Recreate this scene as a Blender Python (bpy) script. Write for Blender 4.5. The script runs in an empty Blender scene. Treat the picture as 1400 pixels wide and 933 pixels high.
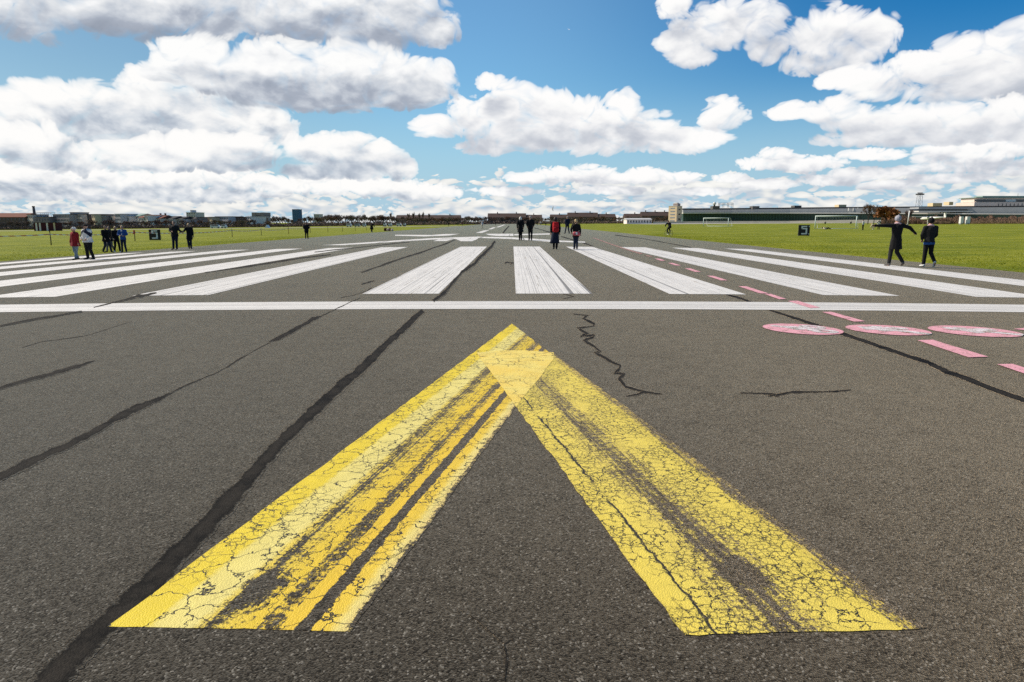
import bpy, bmesh, math, random
from mathutils import Vector, Matrix
from math import sin, cos, pi, radians, atan2, hypot, tan, exp

random.seed(7)
S = bpy.context.scene
COL = S.collection

# ------------------------------------------------------------------ camera
CAM_H = 1.35                       # lens height above the runway
LENS = 24.0
F = 1400 * LENS / 36.0             # focal length in photo pixels
HZN = 303.5                        # photo row of the horizon
CY = 466.3
PITCH = math.atan((CY - HZN) / F)
RUN_L, RUN_R, RUN_C, CROWN = -23.9, 16.2, 0.0, 8.0e-4


def H(x, y=0.0):
    """height of the land: a crowned runway, a field that falls away gently on one side and rises a little on the other"""
    if x < RUN_L:
        return max(-CROWN * (RUN_L - RUN_C) ** 2 - .0105 * (RUN_L - x), -9.0)
    if x > RUN_R:
        return min(-CROWN * (RUN_R - RUN_C) ** 2 + .0075 * (x - RUN_R), .78)
    return -CROWN * (x - RUN_C) ** 2


EYE = Vector((0, 0, CAM_H))


def ray(px, py):
    u, v = (px - 700) / F, (py - CY) / F
    return Vector((u, cos(PITCH) - v * sin(PITCH), -sin(PITCH) - v * cos(PITCH)))


def at(px, py, Y):
    d = ray(px, py)
    return EYE + d * (Y / d.y)


def gnd(px, py):
    d = ray(px, py)
    t = 0.5
    step = 0.25
    while t < 4000:
        p = EYE + d * (t + step)
        if p.z <= H(p.x, p.y):
            a, b = t, t + step
            for _ in range(40):
                m = (a + b) / 2
                p = EYE + d * m
                if p.z <= H(p.x, p.y):
                    b = m
                else:
                    a = m
            return EYE + d * b
        t += step
        step = min(step * 1.02, 3)
    return EYE + d * 1500


cam_d = bpy.data.cameras.new('camera')
cam = bpy.data.objects.new('camera', cam_d)
COL.objects.link(cam)
cam.location = EYE
cam.rotation_euler = (pi / 2 - PITCH, 0, 0)
cam_d.lens = LENS
cam_d.sensor_width = 36
cam_d.clip_start = .05
cam_d.clip_end = 20000
S.camera = cam
S.view_settings.view_transform = 'Standard'
S.view_settings.look = 'None'
S.view_settings.gamma = 1
S.view_settings.use_curve_mapping = False
S.view_settings.exposure = .15
S.cycles.max_bounces = 5
S.cycles.diffuse_bounces = 2
S.cycles.glossy_bounces = 2
S.cycles.use_adaptive_sampling = True
S.cycles.adaptive_threshold = .01
S.cycles.use_denoising = False


# ------------------------------------------------------------------ node expressions
class X:
    """a scalar or vector socket with arithmetic"""
    tree = None

    def __init__(self, s):
        self.s = s

    def __add__(a, b): return M('ADD', a, b)
    def __radd__(a, b): return M('ADD', b, a)
    def __sub__(a, b): return M('SUBTRACT', a, b)
    def __rsub__(a, b): return M('SUBTRACT', b, a)
    def __mul__(a, b): return M('MULTIPLY', a, b)
    def __rmul__(a, b): return M('MULTIPLY', b, a)
    def __truediv__(a, b): return M('DIVIDE', a, b)
    def __rtruediv__(a, b): return M('DIVIDE', b, a)


def node(kind, **kw):
    n = X.tree.nodes.new(kind)
    for k, v in kw.items():
        setattr(n, k, v)
    return n


def put(sock, v):
    if isinstance(v, X):
        X.tree.links.new(v.s, sock)
    elif isinstance(v, bpy.types.NodeSocket):
        X.tree.links.new(v, sock)
    elif v is not None:
        if hasattr(sock.default_value, '__len__') and hasattr(v, '__len__') and len(sock.default_value) == 4 and len(v) == 3:
            v = (*v, 1)
        sock.default_value = v


def M(op, a, b=None, c=None):
    n = node('ShaderNodeMath', operation=op)
    put(n.inputs[0], a)
    if b is not None: put(n.inputs[1], b)
    if c is not None: put(n.inputs[2], c)
    return X(n.outputs[0])


def mx(a, b): return M('MAXIMUM', a, b)
def mn(a, b): return M('MINIMUM', a, b)


def sstep(lo, hi, v):
    n = node('ShaderNodeMapRange', interpolation_type='SMOOTHSTEP')
    put(n.inputs[0], v); put(n.inputs[1], lo); put(n.inputs[2], hi)
    n.inputs[3].default_value = 0; n.inputs[4].default_value = 1
    return X(n.outputs[0])


def lin(lo, hi, a, b, v):
    n = node('ShaderNodeMapRange')
    put(n.inputs[0], v)
    for i, q in enumerate((lo, hi, a, b)): put(n.inputs[i + 1], q)
    return X(n.outputs[0])


def xyz(a, b, c=0.0):
    n = node('ShaderNodeCombineXYZ')
    put(n.inputs[0], a); put(n.inputs[1], b); put(n.inputs[2], c)
    return X(n.outputs[0])


def split(v):
    n = node('ShaderNodeSeparateXYZ')
    put(n.inputs[0], v)
    return X(n.outputs[0]), X(n.outputs[1]), X(n.outputs[2])


def VM(op, a, b=None):
    n = node('ShaderNodeVectorMath', operation=op)
    put(n.inputs[0], a)
    if b is not None: put(n.inputs[1], b)
    return X(n.outputs['Value' if op in ('DOT_PRODUCT', 'LENGTH', 'DISTANCE') else 'Vector'])


def noise(v, scale, detail=3, rough=.5, dist=0.0, out=0):
    n = node('ShaderNodeTexNoise')
    put(n.inputs['Vector'], v); put(n.inputs['Scale'], scale)
    n.inputs['Detail'].default_value = detail
    n.inputs['Roughness'].default_value = rough
    n.inputs['Distortion'].default_value = dist
    return X(n.outputs[out])


def voro(v, scale, feature='F1', out='Distance', rnd=1.0, detail=0.0, dims='3D', smooth=None):
    n = node('ShaderNodeTexVoronoi', feature=feature, voronoi_dimensions=dims)
    put(n.inputs['Vector'], v); put(n.inputs['Scale'], scale)
    n.inputs['Randomness'].default_value = rnd
    if 'Detail' in n.inputs and n.inputs['Detail'].enabled:
        n.inputs['Detail'].default_value = detail
    if smooth is not None: n.inputs['Smoothness'].default_value = smooth
    return X(n.outputs[out])


def mixc(f, a, b, mode='MIX'):
    n = node('ShaderNodeMix', data_type='RGBA', blend_type=mode)
    put(n.inputs[0], f); put(n.inputs[6], a); put(n.inputs[7], b)
    return X(n.outputs[2])


def ramp(v, stops, interp='LINEAR'):
    n = node('ShaderNodeValToRGB')
    put(n.inputs[0], v)
    r = n.color_ramp
    r.interpolation = interp
    while len(r.elements) < len(stops): r.elements.new(.5)
    for e, (p, c) in zip(r.elements, stops):
        e.position = p
        e.color = (c, c, c, 1) if not hasattr(c, '__len__') else (*c, 1)
    return X(n.outputs[0])


def newmat(name):
    m = bpy.data.materials.new(name)
    m.use_nodes = True
    m.node_tree.nodes.clear()
    X.tree = m.node_tree
    return m


def surface(col, rough=.8, spec=.3, normal=None, metal=0.0, sheen=0.0):
    b = node('ShaderNodeBsdfPrincipled')
    put(b.inputs['Base Color'], col); put(b.inputs['Roughness'], rough)
    put(b.inputs['Specular IOR Level'], spec); put(b.inputs['Metallic'], metal)
    if sheen: put(b.inputs['Sheen Weight'], sheen)
    if normal is not None: put(b.inputs['Normal'], normal)
    o = node('ShaderNodeOutputMaterial')
    X.tree.links.new(b.outputs[0], o.inputs[0])
    return b


def bump(h, strength=.5, dist=.01):
    n = node('ShaderNodeBump')
    n.inputs['Strength'].default_value = strength
    n.inputs['Distance'].default_value = dist
    put(n.inputs['Height'], h)
    return X(n.outputs[0])


def wpos():
    return X(node('ShaderNodeNewGeometry').outputs['Position'])


def opos():
    return X(node('ShaderNodeTexCoord').outputs['Object'])


_plain = {}


def plain(name, col, rough=.8, spec=.25, var=.18, scale=6.0, metal=0.0, sheen=0.0, space='o'):
    """a solid colour broken up by two scales of noise"""
    if name in _plain: return _plain[name]
    m = newmat(name)
    p = opos() if space == 'o' else wpos()
    a = noise(p, scale, 4, .6)
    b = noise(p, scale * 9, 2, .5)
    k = lin(.25, .75, 1 - var, 1 + var, a * .7 + b * .3)
    c = VM('SCALE', xyz(*col))
    put(c.s.node.inputs['Scale'], k)
    surface(c, rough, spec, bump(b, .15, .01), metal, sheen)
    _plain[name] = m
    return m


# ------------------------------------------------------------------ object helpers
def tag(o, label=None, cat=None, group=None, kind=None):
    if label: o['label'] = label
    if cat: o['category'] = cat
    if group: o['group'] = group
    if kind: o['kind'] = kind
    return o


def link(name, me, mat=None, parent=None):
    o = bpy.data.objects.new(name, me)
    COL.objects.link(o)
    if mat is not None:
        if not me.materials: me.materials.append(mat)
    if parent is not None: o.parent = parent
    return o


def obj(name, bm, mat, parent=None, smooth=False, loc=None):
    me = bpy.data.meshes.new(name)
    bmesh.ops.recalc_face_normals(bm, faces=bm.faces)
    bm.to_mesh(me)
    bm.free()
    if smooth:
        for p in me.polygons: p.use_smooth = True
    o = link(name, me, mat, parent)
    if loc is not None: o.location = loc
    return o


def thing(name, label, cat, loc=(0, 0, 0), rz=0.0, group=None):
    o = bpy.data.objects.new(name, None)
    o.empty_display_size = .2
    COL.objects.link(o)
    o.location = loc
    o.rotation_euler = (0, 0, rz)
    return tag(o, label, cat, group)


_kids = {}


def dup(root, label=None, loc=None, rz=None, group=None, scale=None):
    r = root.copy()
    COL.objects.link(r)
    if loc is not None: r.location = loc
    if rz is not None: r.rotation_euler = (0, 0, rz)
    if label: r['label'] = label
    if group: r['group'] = group
    if scale is not None: r.scale = scale
    for ch in root.children:
        c = ch.copy(); COL.objects.link(c); c.parent = r
        for g in ch.children:
            d = g.copy(); COL.objects.link(d); d.parent = c
    return r


def box(bm, c, s, rz=0.0, rx=0.0, bev=0.0):
    m = Matrix.Translation(Vector(c)) @ Matrix.Rotation(rz, 4, 'Z') @ Matrix.Rotation(rx, 4, 'X') @ Matrix.Diagonal((s[0], s[1], s[2], 1))
    r = bmesh.ops.create_cube(bm, size=1, matrix=m)
    if bev:
        es = {e for v in r['verts'] for e in v.link_edges}
        bmesh.ops.bevel(bm, geom=list(es), offset=bev, segments=1, affect='EDGES')
    return r


def tube(bm, pts, radii, n=6, cap=True):
    """tapered tube through points"""
    pts = [Vector(p) for p in pts]
    if not hasattr(radii, '__len__'): radii = [radii] * len(pts)
    rings = []
    for i, p in enumerate(pts):
        d = (pts[min(i + 1, len(pts) - 1)] - pts[max(i - 1, 0)]).normalized()
        a = d.cross(Vector((0, 0, 1)))
        if a.length < 1e-3: a = d.cross(Vector((0, 1, 0)))
        a.normalize()
        b = d.cross(a).normalized()
        rings.append([bm.verts.new(p + (a * cos(2 * pi * k / n) + b * sin(2 * pi * k / n)) * radii[i]) for k in range(n)])
    for r, q in zip(rings, rings[1:]):
        for k in range(n):
            bm.faces.new((r[k], r[(k + 1) % n], q[(k + 1) % n], q[k]))
    if cap:
        bm.faces.new(rings[0][::-1]); bm.faces.new(rings[-1])


def ball(bm, c, r, sub=2):
    if not hasattr(r, '__len__'): r = (r, r, r)
    bmesh.ops.create_icosphere(bm, subdivisions=sub, radius=1, matrix=Matrix.Translation(Vector(c)) @ Matrix.Diagonal((*r, 1)))


def prism(bm, outline, y0, y1):
    """outline in (x, z), pulled from y0 to y1"""
    a = [bm.verts.new((x, y0, z)) for x, z in outline]
    b = [bm.verts.new((x, y1, z)) for x, z in outline]
    bm.faces.new(a[::-1]); bm.faces.new(b)
    n = len(a)
    for i in range(n): bm.faces.new((a[i], a[(i + 1) % n], b[(i + 1) % n], b[i]))
# ------------------------------------------------------------------ daylight
SUN_EL, SUN_AZ = radians(41), radians(-69)          # azimuth from +Y towards +X
SUN_V = Vector((sin(SUN_AZ) * cos(SUN_EL), cos(SUN_AZ) * cos(SUN_EL), sin(SUN_EL)))
sd = bpy.data.lights.new('sun', 'SUN')
sd.energy = 5.0
sd.angle = radians(.53)
sd.color = (1, .90, .77)
so = bpy.data.objects.new('sun', sd)
COL.objects.link(so)
so.rotation_euler = SUN_V.to_track_quat('Z', 'Y').to_euler()

world = bpy.data.worlds.new('World')
S.world = world
world.use_nodes = True
X.tree = world.node_tree
X.tree.nodes.clear()
sky = node('ShaderNodeTexSky', sky_type='NISHITA', sun_disc=False)
sky.sun_elevation = SUN_EL
sky.sun_rotation = SUN_AZ
sky.altitude = 0
sky.air_density = 1.0
sky.dust_density = .6
sky.ozone_density = 2.0
SKY_K = .09

gen = X(node('ShaderNodeTexCoord').outputs['Generated'])
dx, dy, dz = split(gen)
az = M('ARCTAN2', dx, dy)
el = M('ARCSINE', dz)


def azel(px, py):
    d = ray(px, py).normalized()
    return atan2(d.x, d.y), math.asin(d.z)


def field(p, blobs):
    """highest of a list of soft ellipses; the lower half of each is flatter than the upper"""
    out = None
    for (x, y, rx, ry) in blobs:
        a, e = azel(x, y)
        d = VM('SUBTRACT', p, (a, e, 0))
        q = VM('MULTIPLY', d, (F / rx, F / ry, 0))
        v = VM('DOT_PRODUCT', q, q)
        out = v if out is None else M('SMOOTH_MIN', out, v, .22)
    return 1.0 - out


def n2(p, scale, detail=0.0, rough=.5, out=0):
    n = node('ShaderNodeTexNoise', noise_dimensions='2D')
    put(n.inputs['Vector'], p)
    n.inputs['Scale'].default_value = scale
    n.inputs['Detail'].default_value = detail
    n.inputs['Roughness'].default_value = rough
    return X(n.outputs[out])


def lump(p, scale):
    """rounded heads with sharp creases between them"""
    return M('ABSOLUTE', n2(p, scale) - .5)


def billow(p, k=1.0):
    pw = VM('MULTIPLY', p, (k, 1.3 * k, 0))
    w = n2(pw, 9, 2, .5, out=1)
    w2 = VM('SCALE', VM('SUBTRACT', w, (.5, .5, .5)))
    w2.s.node.inputs['Scale'].default_value = .09
    pw = VM('ADD', pw, w2)
    return (lump(pw, 11) - .12) * 1.2 + (lump(pw, 25) - .12) * 1.25 + (lump(pw, 54) - .12) * .75 + (lump(pw, 120) - .12) * .30 + (n2(pw, 26, 5, .55) - .5) * .85


def relief(p, k=1.0):
    """soft relief for the shading of the heads"""
    pw = VM('MULTIPLY', p, (k, 1.7 * k, 0))
    w = n2(pw, 7, 1, .5, out=1)
    w2 = VM('SCALE', VM('SUBTRACT', w, (.5, .5, .5)))
    w2.s.node.inputs['Scale'].default_value = .06
    pw = VM('ADD', pw, w2)
    return (n2(pw, 13, 5, .55) - .5) * 1.6 + lump(pw, 16) * .8 + lump(pw, 34) * .35


def layer(blobs, edge, rel, amp, lo, hi, d_big, k_rel, k_big, tones, thick=.0, far=None):
    p = xyz(az, el, 0.0)
    B0 = field(p, blobs)
    B1 = field(VM('ADD', p, (-.35 * d_big, d_big, 0)), blobs)
    D = mn(B0, .75) + edge * amp
    mask = sstep(lo - .08, hi + .02, D) * .66 + sstep(lo + .05, hi + .45, D) * .34
    body = mn(B0, .9) + edge * (amp * .25)
    body1 = mn(B1, .9)
    lit = rel * k_rel + (body - body1) * k_big - thick * sstep(.05, .7, D)
    return mask, ramp(lin(-1.0, 1.0, 0, 1, lit), tones)


def mix_over(base, mask, col):
    return mixc(mask, base, col)


def T(r, g, b, k=1.0):
    """a cloud's brightness as seen (sRGB), in the units the sky has before its strength"""
    f = lambda c: ((c / 255 + .055) / 1.055) ** 2.4 if c > 10 else c / 255 / 12.92
    return tuple(f(c) * k * .90 / SKY_K for c in (r, g, b))


BAND = [(-20, -8, 130, 40), (120, -12, 120, 46), (215, -5, 90, 42), (300, 0, 110, 48), (420, 8, 130, 48), (530, 14, 80, 46), (588, 42, 34, 22)]
SHELF = [(232, 82, 24, 22), (285, 92, 66, 34), (370, 98, 90, 40), (470, 104, 100, 42), (565, 112, 60, 34), (602, 100, 20, 20), (450, 138, 80, 16), (360, 124, 80, 20)]
LEFT1 = [(30, 146, 34, 22), (90, 140, 60, 26), (150, 140, 50, 28), (205, 136, 60, 34), (270, 150, 70, 40), (330, 172, 66, 34), (380, 180, 30, 22), (100, 170, 120, 30), (220, 180, 130, 34)]
LEFT2 = [(50, 196, 46, 26), (8, 190, 20, 20), (90, 214, 60, 20), (160, 212, 70, 20), (250, 205, 90, 20), (330, 205, 60, 22), (250, 222, 120, 12),
         (425, 206, 40, 24), (475, 205, 40, 24), (512, 212, 36, 26), (545, 228, 24, 20), (470, 232, 90, 14)]
LEFT3 = [(30, 236, 70, 18), (110, 240, 60, 16), (180, 246, 80, 14), (280, 238, 70, 14), (340, 250, 90, 12), (430, 254, 90, 14), (520, 256, 60, 14), (580, 262, 50, 12), (70, 262, 120, 10), (250, 266, 140, 10)]
MID = [(604, 172, 46, 18), (645, 160, 42, 28), (700, 144, 40, 30), (745, 156, 52, 30), (800, 160, 46, 28), (848, 154, 30, 26), (885, 176, 46, 24), (935, 192, 60, 18), (720, 182, 100, 24), (820, 190, 110, 20),
       (668, 200, 44, 14), (672, 112, 22, 12)]
RIGHT0 = [(990, 156, 30, 20), (975, 164, 20, 12),
       (922, 4, 24, 20), (985, 36, 66, 32), (930, 58, 36, 17), (1040, 34, 38, 32), (945, 74, 40, 16), (1128, 50, 56, 32), (1184, 58, 38, 26), (1110, 84, 42, 17), (1062, 60, 20, 14), (1048, 72, 22, 16)]
RIGHT1 = [(1410, 74, 60, 34), (1335, 76, 60, 26), (1275, 94, 62, 26), (1215, 108, 46, 22), (1165, 106, 40, 12), (1370, 112, 110, 24), (1136, 112, 22, 9), (1480, 110, 120, 50), (1200, 130, 30, 10)]
RIGHT2 = [(1090, 150, 36, 12), (1145, 152, 44, 16), (1175, 168, 46, 16), (1235, 164, 60, 20), (1310, 160, 70, 20), (1385, 158, 60, 22), (1300, 184, 110, 13), (1200, 186, 80, 11), (1460, 170, 60, 30)]
LOW = [(720, 243, 36, 9), (765, 240, 40, 13), (806, 238, 34, 14), (850, 244, 30, 9), (880, 241, 36, 12), (925, 243, 34, 9), (1060, 211, 20, 10), (1045, 224, 34, 9), (1085, 224, 40, 12), (1130, 222, 30, 9), (1185, 211, 44, 8), (1215, 214, 24, 6),
       (1285, 205, 30, 13), (1270, 216, 26, 8), (1345, 206, 60, 15), (1320, 226, 60, 10), (1385, 228, 50, 11), (1180, 238, 46, 10), (1225, 234, 26, 7), (1130, 246, 40, 8), (1395, 200, 30, 14), (1000, 243, 26, 7), (1300, 243, 50, 7), (1050, 252, 50, 7), (960, 262, 50, 6), (1220, 252, 40, 6), (690, 262, 50, 7), (830, 260, 60, 7)]
# far rows of small clouds, laid out on a level deck overhead so that they crowd together towards the horizon
pp = xyz(az, el, 0.0)


def rows(k, top, cover):
    p = VM('MULTIPLY', pp, (k, 2.7 * k, 0))
    w2 = VM('SCALE', VM('SUBTRACT', n2(p, 1.5, 1, .5, out=1), (.5, .5, .5)))
    w2.s.node.inputs['Scale'].default_value = .25
    p = VM('ADD', p, w2)
    q = VM('ADD', p, (-.12, .30, 0))
    f = lambda v: n2(v, .8, 6, .58) + (lump(v, 2.4) - .12) * .55 + (lump(v, 5.5) - .12) * .28
    g = lambda v: n2(v, .8, 3, .5) + (lump(v, 2.4) - .12) * .5
    d = f(p)
    m = sstep(.50, .58, d + cover - .5 * sstep(top * .55, top * 1.15, el))
    col = ramp(lin(-.30, .30, 0, 1, g(p) - g(q)), [(0, T(172, 187, 204)), (.35, T(204, 213, 222)), (.62, T(236, 236, 233)), (1, T(253, 251, 246))])
    return m, col


CLOUD = [(0, T(160, 171, 187)), (.28, T(188, 197, 209)), (.5, T(220, 225, 231)), (.68, T(240, 241, 242)), (.85, T(251, 251, 250)), (1, T(255, 254, 252))]
CLOUDG = [(0, T(150, 159, 174)), (.3, T(170, 178, 192)), (.5, T(202, 208, 217)), (.68, T(226, 229, 233)), (.85, T(246, 247, 248)), (1, T(254, 254, 253))]
CLOUDW = [(0, T(186, 192, 203)), (.28, T(206, 210, 218)), (.5, T(228, 230, 234)), (.68, T(244, 244, 245)), (.85, T(252, 252, 251)), (1, T(255, 254, 253))]

# the blue itself: a clear spring sky, a little deeper than the plain model gives, away from the sun
side = sstep(-.75, .75, az)
high = sstep(.02, .30, el)
tint = mixc(sstep(0, .5, side), (.62, .80, .83), (.72, 1.12, 1.27))
tint = mixc(sstep(.5, 1.0, side) * high, tint, (.055, .62, 1.05))
blue = mixc(1.0, X(sky.outputs[0]), tint, 'MULTIPLY')
blue = mixc(sstep(.20, .0, el) * .85, blue, T(172, 204, 228))
c = blue
m, k = rows(30, .040, .10)
c = mix_over(c, m * .9, k)
m, k = rows(15, .085, .07)
c = mix_over(c, m * .95, k)
big = billow(pp)
fine = billow(pp, 1.9)
r_big = relief(pp) - relief(VM('ADD', pp, (-.010, .020, 0)))
r_fine = relief(pp, 2.0) - relief(VM('ADD', pp, (-.005, .010, 0)), 2.0)
r_big = r_big * .85 + r_fine * .45
for blobs, e, r, amp, lo, hi, db, kr, kb, tones, th in (
        (LEFT3, fine, r_fine, 1.2, .04, .28, .024, 1.2, .6, CLOUD, .06),
        (LOW, fine, r_fine, 1.2, .06, .30, .016, 1.1, .6, CLOUDW, .02),
        (LEFT1, big, r_big, 1.2, .06, .28, .036, 1.35, .55, CLOUD, .16),
        (LEFT2, big, r_big, 1.2, .06, .28, .030, 1.35, .55, CLOUD, .16),
        (MID, big, r_big, 1.2, .08, .28, .036, 1.1, .55, CLOUDW, .18),
        (RIGHT0, big, r_big, 1.2, .08, .30, .030, 1.05, .55, CLOUDW, .10),
        (RIGHT1, big, r_big, 1.2, .08, .30, .036, 1.05, .55, CLOUDW, .18),
        (RIGHT2, big, r_big, 1.2, .08, .30, .030, 1.05, .55, CLOUDW, .14),
        (BAND, big, r_big, 1.1, .04, .30, .050, 1.0, .55, CLOUDG, .22),
        (SHELF, big, r_big, 1.1, .04, .30, .044, 1.1, .55, CLOUDG, .18)):
    m, k = layer(blobs, e, r, amp, lo, hi, db, kr, kb, tones, th)
    c = mix_over(c, m, k)
bg = node('ShaderNodeBackground')
put(bg.inputs[0], c)
bg.inputs[1].default_value = SKY_K
wo = node('ShaderNodeOutputWorld')
X.tree.links.new(bg.outputs[0], wo.inputs[0])
world.cycles.sampling_method = 'MANUAL'
world.cycles.sample_map_resolution = 512
# ------------------------------------------------------------------ asphalt, paint and grass
AK, DUST_R = .034, .37          # chippings' reflectance; pale mineral dust lying in the texture


def asphalt_nodes(dark=1.0):
    """grey-brown stone mastic: bright and dark chippings in bitumen, worn patches, faint lengthwise bands"""
    p = wpos()
    px_, py_, pz_ = split(p)
    p2 = xyz(px_, py_, 0.0)
    cell = node('ShaderNodeTexVoronoi', voronoi_dimensions='2D')
    put(cell.inputs['Vector'], p2); cell.inputs['Scale'].default_value = 150
    cd, cc = X(cell.outputs['Distance']), X(cell.outputs['Color'])
    r_, g_, b_ = split(cc)
    grit = noise(p2, 320, 2, .6)
    big = noise(p2, .55, 4, .55)
    mid = noise(p2, 5.5, 4, .6)
    band = noise(VM('MULTIPLY', p2, (1.4, .035, 0)), 1.0, 4, .55)
    speck = .22 + .85 * r_ * r_ + .30 * r_ + 4.6 * sstep(.93, .985, g_) - .30 * sstep(.22, .0, b_)
    v = mx(speck, .05) * lin(.3, .7, .6, 1.4, grit) * lin(.3, .7, .86, 1.14, mid) * lin(.3, .7, .86, 1.14, big) * lin(.3, .7, .88, 1.12, band)
    # paving lanes laid side by side, each a shade of its own, with a hairline joint between them
    lane_x = (px_ + 1.1 + (noise(xyz(0.0, py_, 0.0), .12, 2) - .5) * .5) / 3.6
    lane = node('ShaderNodeTexWhiteNoise', noise_dimensions='1D')
    put(lane.inputs['W'], M('FLOOR', lane_x))
    lv = X(lane.outputs['Value'])
    joint = sstep(.0035, .0010, M('ABSOLUTE', M('FRACT', lane_x) - .5) * 1.0 - .0) * sstep(.40, .60, noise(xyz(px_ * .3, py_ * .35, 1.0), 1, 3, .6))
    stain = sstep(.55, .75, noise(VM('MULTIPLY', p2, (.55, .16, 0)), 1.0, 5, .62))
    pale = sstep(.58, .76, noise(VM('ADD', p2, (17, 5, 0)), .42, 5, .65))
    v = v * lin(0, 1, .90, 1.10, lv) * (1.0 - joint * .55) * (1.0 - stain * .20) * (1.0 + pale * .22)
    v = v * (AK * dark)
    tone = mixc(sstep(.35, .68, noise(p2, .23, 3, .5)), (1.04, .965, .81), (1.0, .965, .88))
    col = VM('MULTIPLY', VM('SCALE', tone), (1, 1, 1))
    put(col.s.node.inputs[0].links[0].from_node.inputs['Scale'], v)
    hgt = (.5 - cd * 1.1) + r_ * .5 + grit * .6 + mid * .5
    global dust_w
    dust_w = mn((mx(speck, .1) * 1.1 + .10) * lin(.3, .7, .6, 1.4, grit) * lin(.3, .7, .80, 1.2, mid) * lin(.3, .7, .88, 1.12, big) * 1.18, 1.0)     # dust catches on the raised chippings
    return col, hgt, p2


m_asphalt = newmat('asphalt')
col, hgt, _ = asphalt_nodes()
def dusty(b, weight):
    put(b.inputs['Sheen Weight'], weight)
    b.inputs['Sheen Roughness'].default_value = DUST_R
    b.inputs['Sheen Tint'].default_value = (1, .77, .50, 1)


dusty(surface(col, .8, .09, bump(hgt, .45, .005)), dust_w)


def worn_paint(name, colour_of, mask_of, thick=.4, spec=.3, rough=.6):
    """paint over asphalt: COLOUR_OF and MASK_OF get (s along, t across, world xy)"""
    m = newmat(name)
    ac, ah, p2 = asphalt_nodes(.92)
    uv = X(node('ShaderNodeUVMap').outputs[0])
    s, t, _ = split(uv)
    pc = colour_of(s, t, p2)
    k, crack = mask_of(s, t, p2)
    c = mixc(k, ac, pc)
    c = mixc(crack, c, (.022, .018, .014))
    h = mixc(k, ah, .62 + ah * .55) if False else ah * lin(0, 1, 1.0, .45, k) + k * thick - crack * 1.2
    dusty(surface(c, lin(0, 1, .8, rough, k), lin(0, 1, .09, spec, k), bump(h, .55, .006)), dust_w * (1.0 - k) * (1.0 - crack))
    return m


def fissures(p2, scale, width, warp=.12, stretch=(1, 1, 1), rnd=1.0):
    w = noise(p2, scale * 1.1, 4, .65, 0, out=1)
    q = VM('ADD', p2, VM('SCALE', VM('SUBTRACT', w, (.5, .5, .5))))
    put(q.s.node.inputs[1].links[0].from_node.inputs['Scale'], warp)
    e = voro(VM('MULTIPLY', q, stretch), scale, 'DISTANCE_TO_EDGE', dims='2D', rnd=rnd)
    return sstep(width, width * .35, e)


def yellow_left():
    def colour(s, t, p2):
        n = noise(p2, 9, 4, .6)
        f = noise(xyz(s * 2.0, t * 60, 0), 1, 3, .6)
        c = ramp(t + (n - .5) * .05 + (noise(p2, 38, 4, .7) - .5) * .06, [(0, (.80, .60, .028)), (.15, (.80, .61, .033)), (.18, (.80, .67, .18)), (.34, (.80, .68, .21)), (.38, (.76, .57, .07)), (.56, (.78, .55, .035)), (.80, (.80, .53, .035)), (.9, (.80, .56, .05)), (.94, (.80, .66, .20)), (1, (.72, .54, .19))])
        k = VM('SCALE', c); put(k.s.node.inputs['Scale'], lin(.25, .75, .80, 1.08, n * .5 + f * .5))
        return k

    def mask(s, t, p2):
        n = noise(p2, 5.5, 5, .62)
        wob = t + (noise(xyz(s * 1.4, t * 3, 0), 1, 3, .6) - .5) * .05 + (noise(p2, 14, 4, .65) - .5) * .045
        cover = ramp(wob, [(0, .70), (.012, .97), (.14, .97), (.165, .84), (.20, .92), (.32, .86), (.36, .60), (.42, .42), (.47, .58), (.56, .66), (.585, .88), (.60, .58), (.66, .42), (.70, .50), (.705, .93), (.765, .93), (.778, .20), (.835, .16), (.847, .96), (.93, .92), (.955, .70), (.985, .46), (1, .34)])
        g = noise(p2, 34, 5, .7)
        st = noise(xyz(s * 4.0, t * 46, 0), 1, 4, .62)
        pit = noise(p2, 120, 3, .7)
        v = cover + (n - .5) * .42 + (g - .5) * .95 + (st - .5) * .75 + (pit - .5) * .6
        # a bare scuffed patch low down
        v = v - .36 * sstep(.34, .08, VM('LENGTH', VM('MULTIPLY', VM('SUBTRACT', xyz(s, t, 0), (.955, .44, 0)), (11, 2.6, 0))) + (n - .5) * .6)
        k = sstep(.46, .59, v)
        a = fissures(p2, 6.0, .030, .28) * sstep(.33, .43, noise(p2, 2.4, 3))
        b = fissures(p2, 17, .050, .08) * sstep(.45, .6, noise(p2, 2.1, 2))
        return k, mx(a, b * .8) * lin(0, 1, .35, 1, k)
    return worn_paint('yellow_road_paint', colour, mask)


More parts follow.
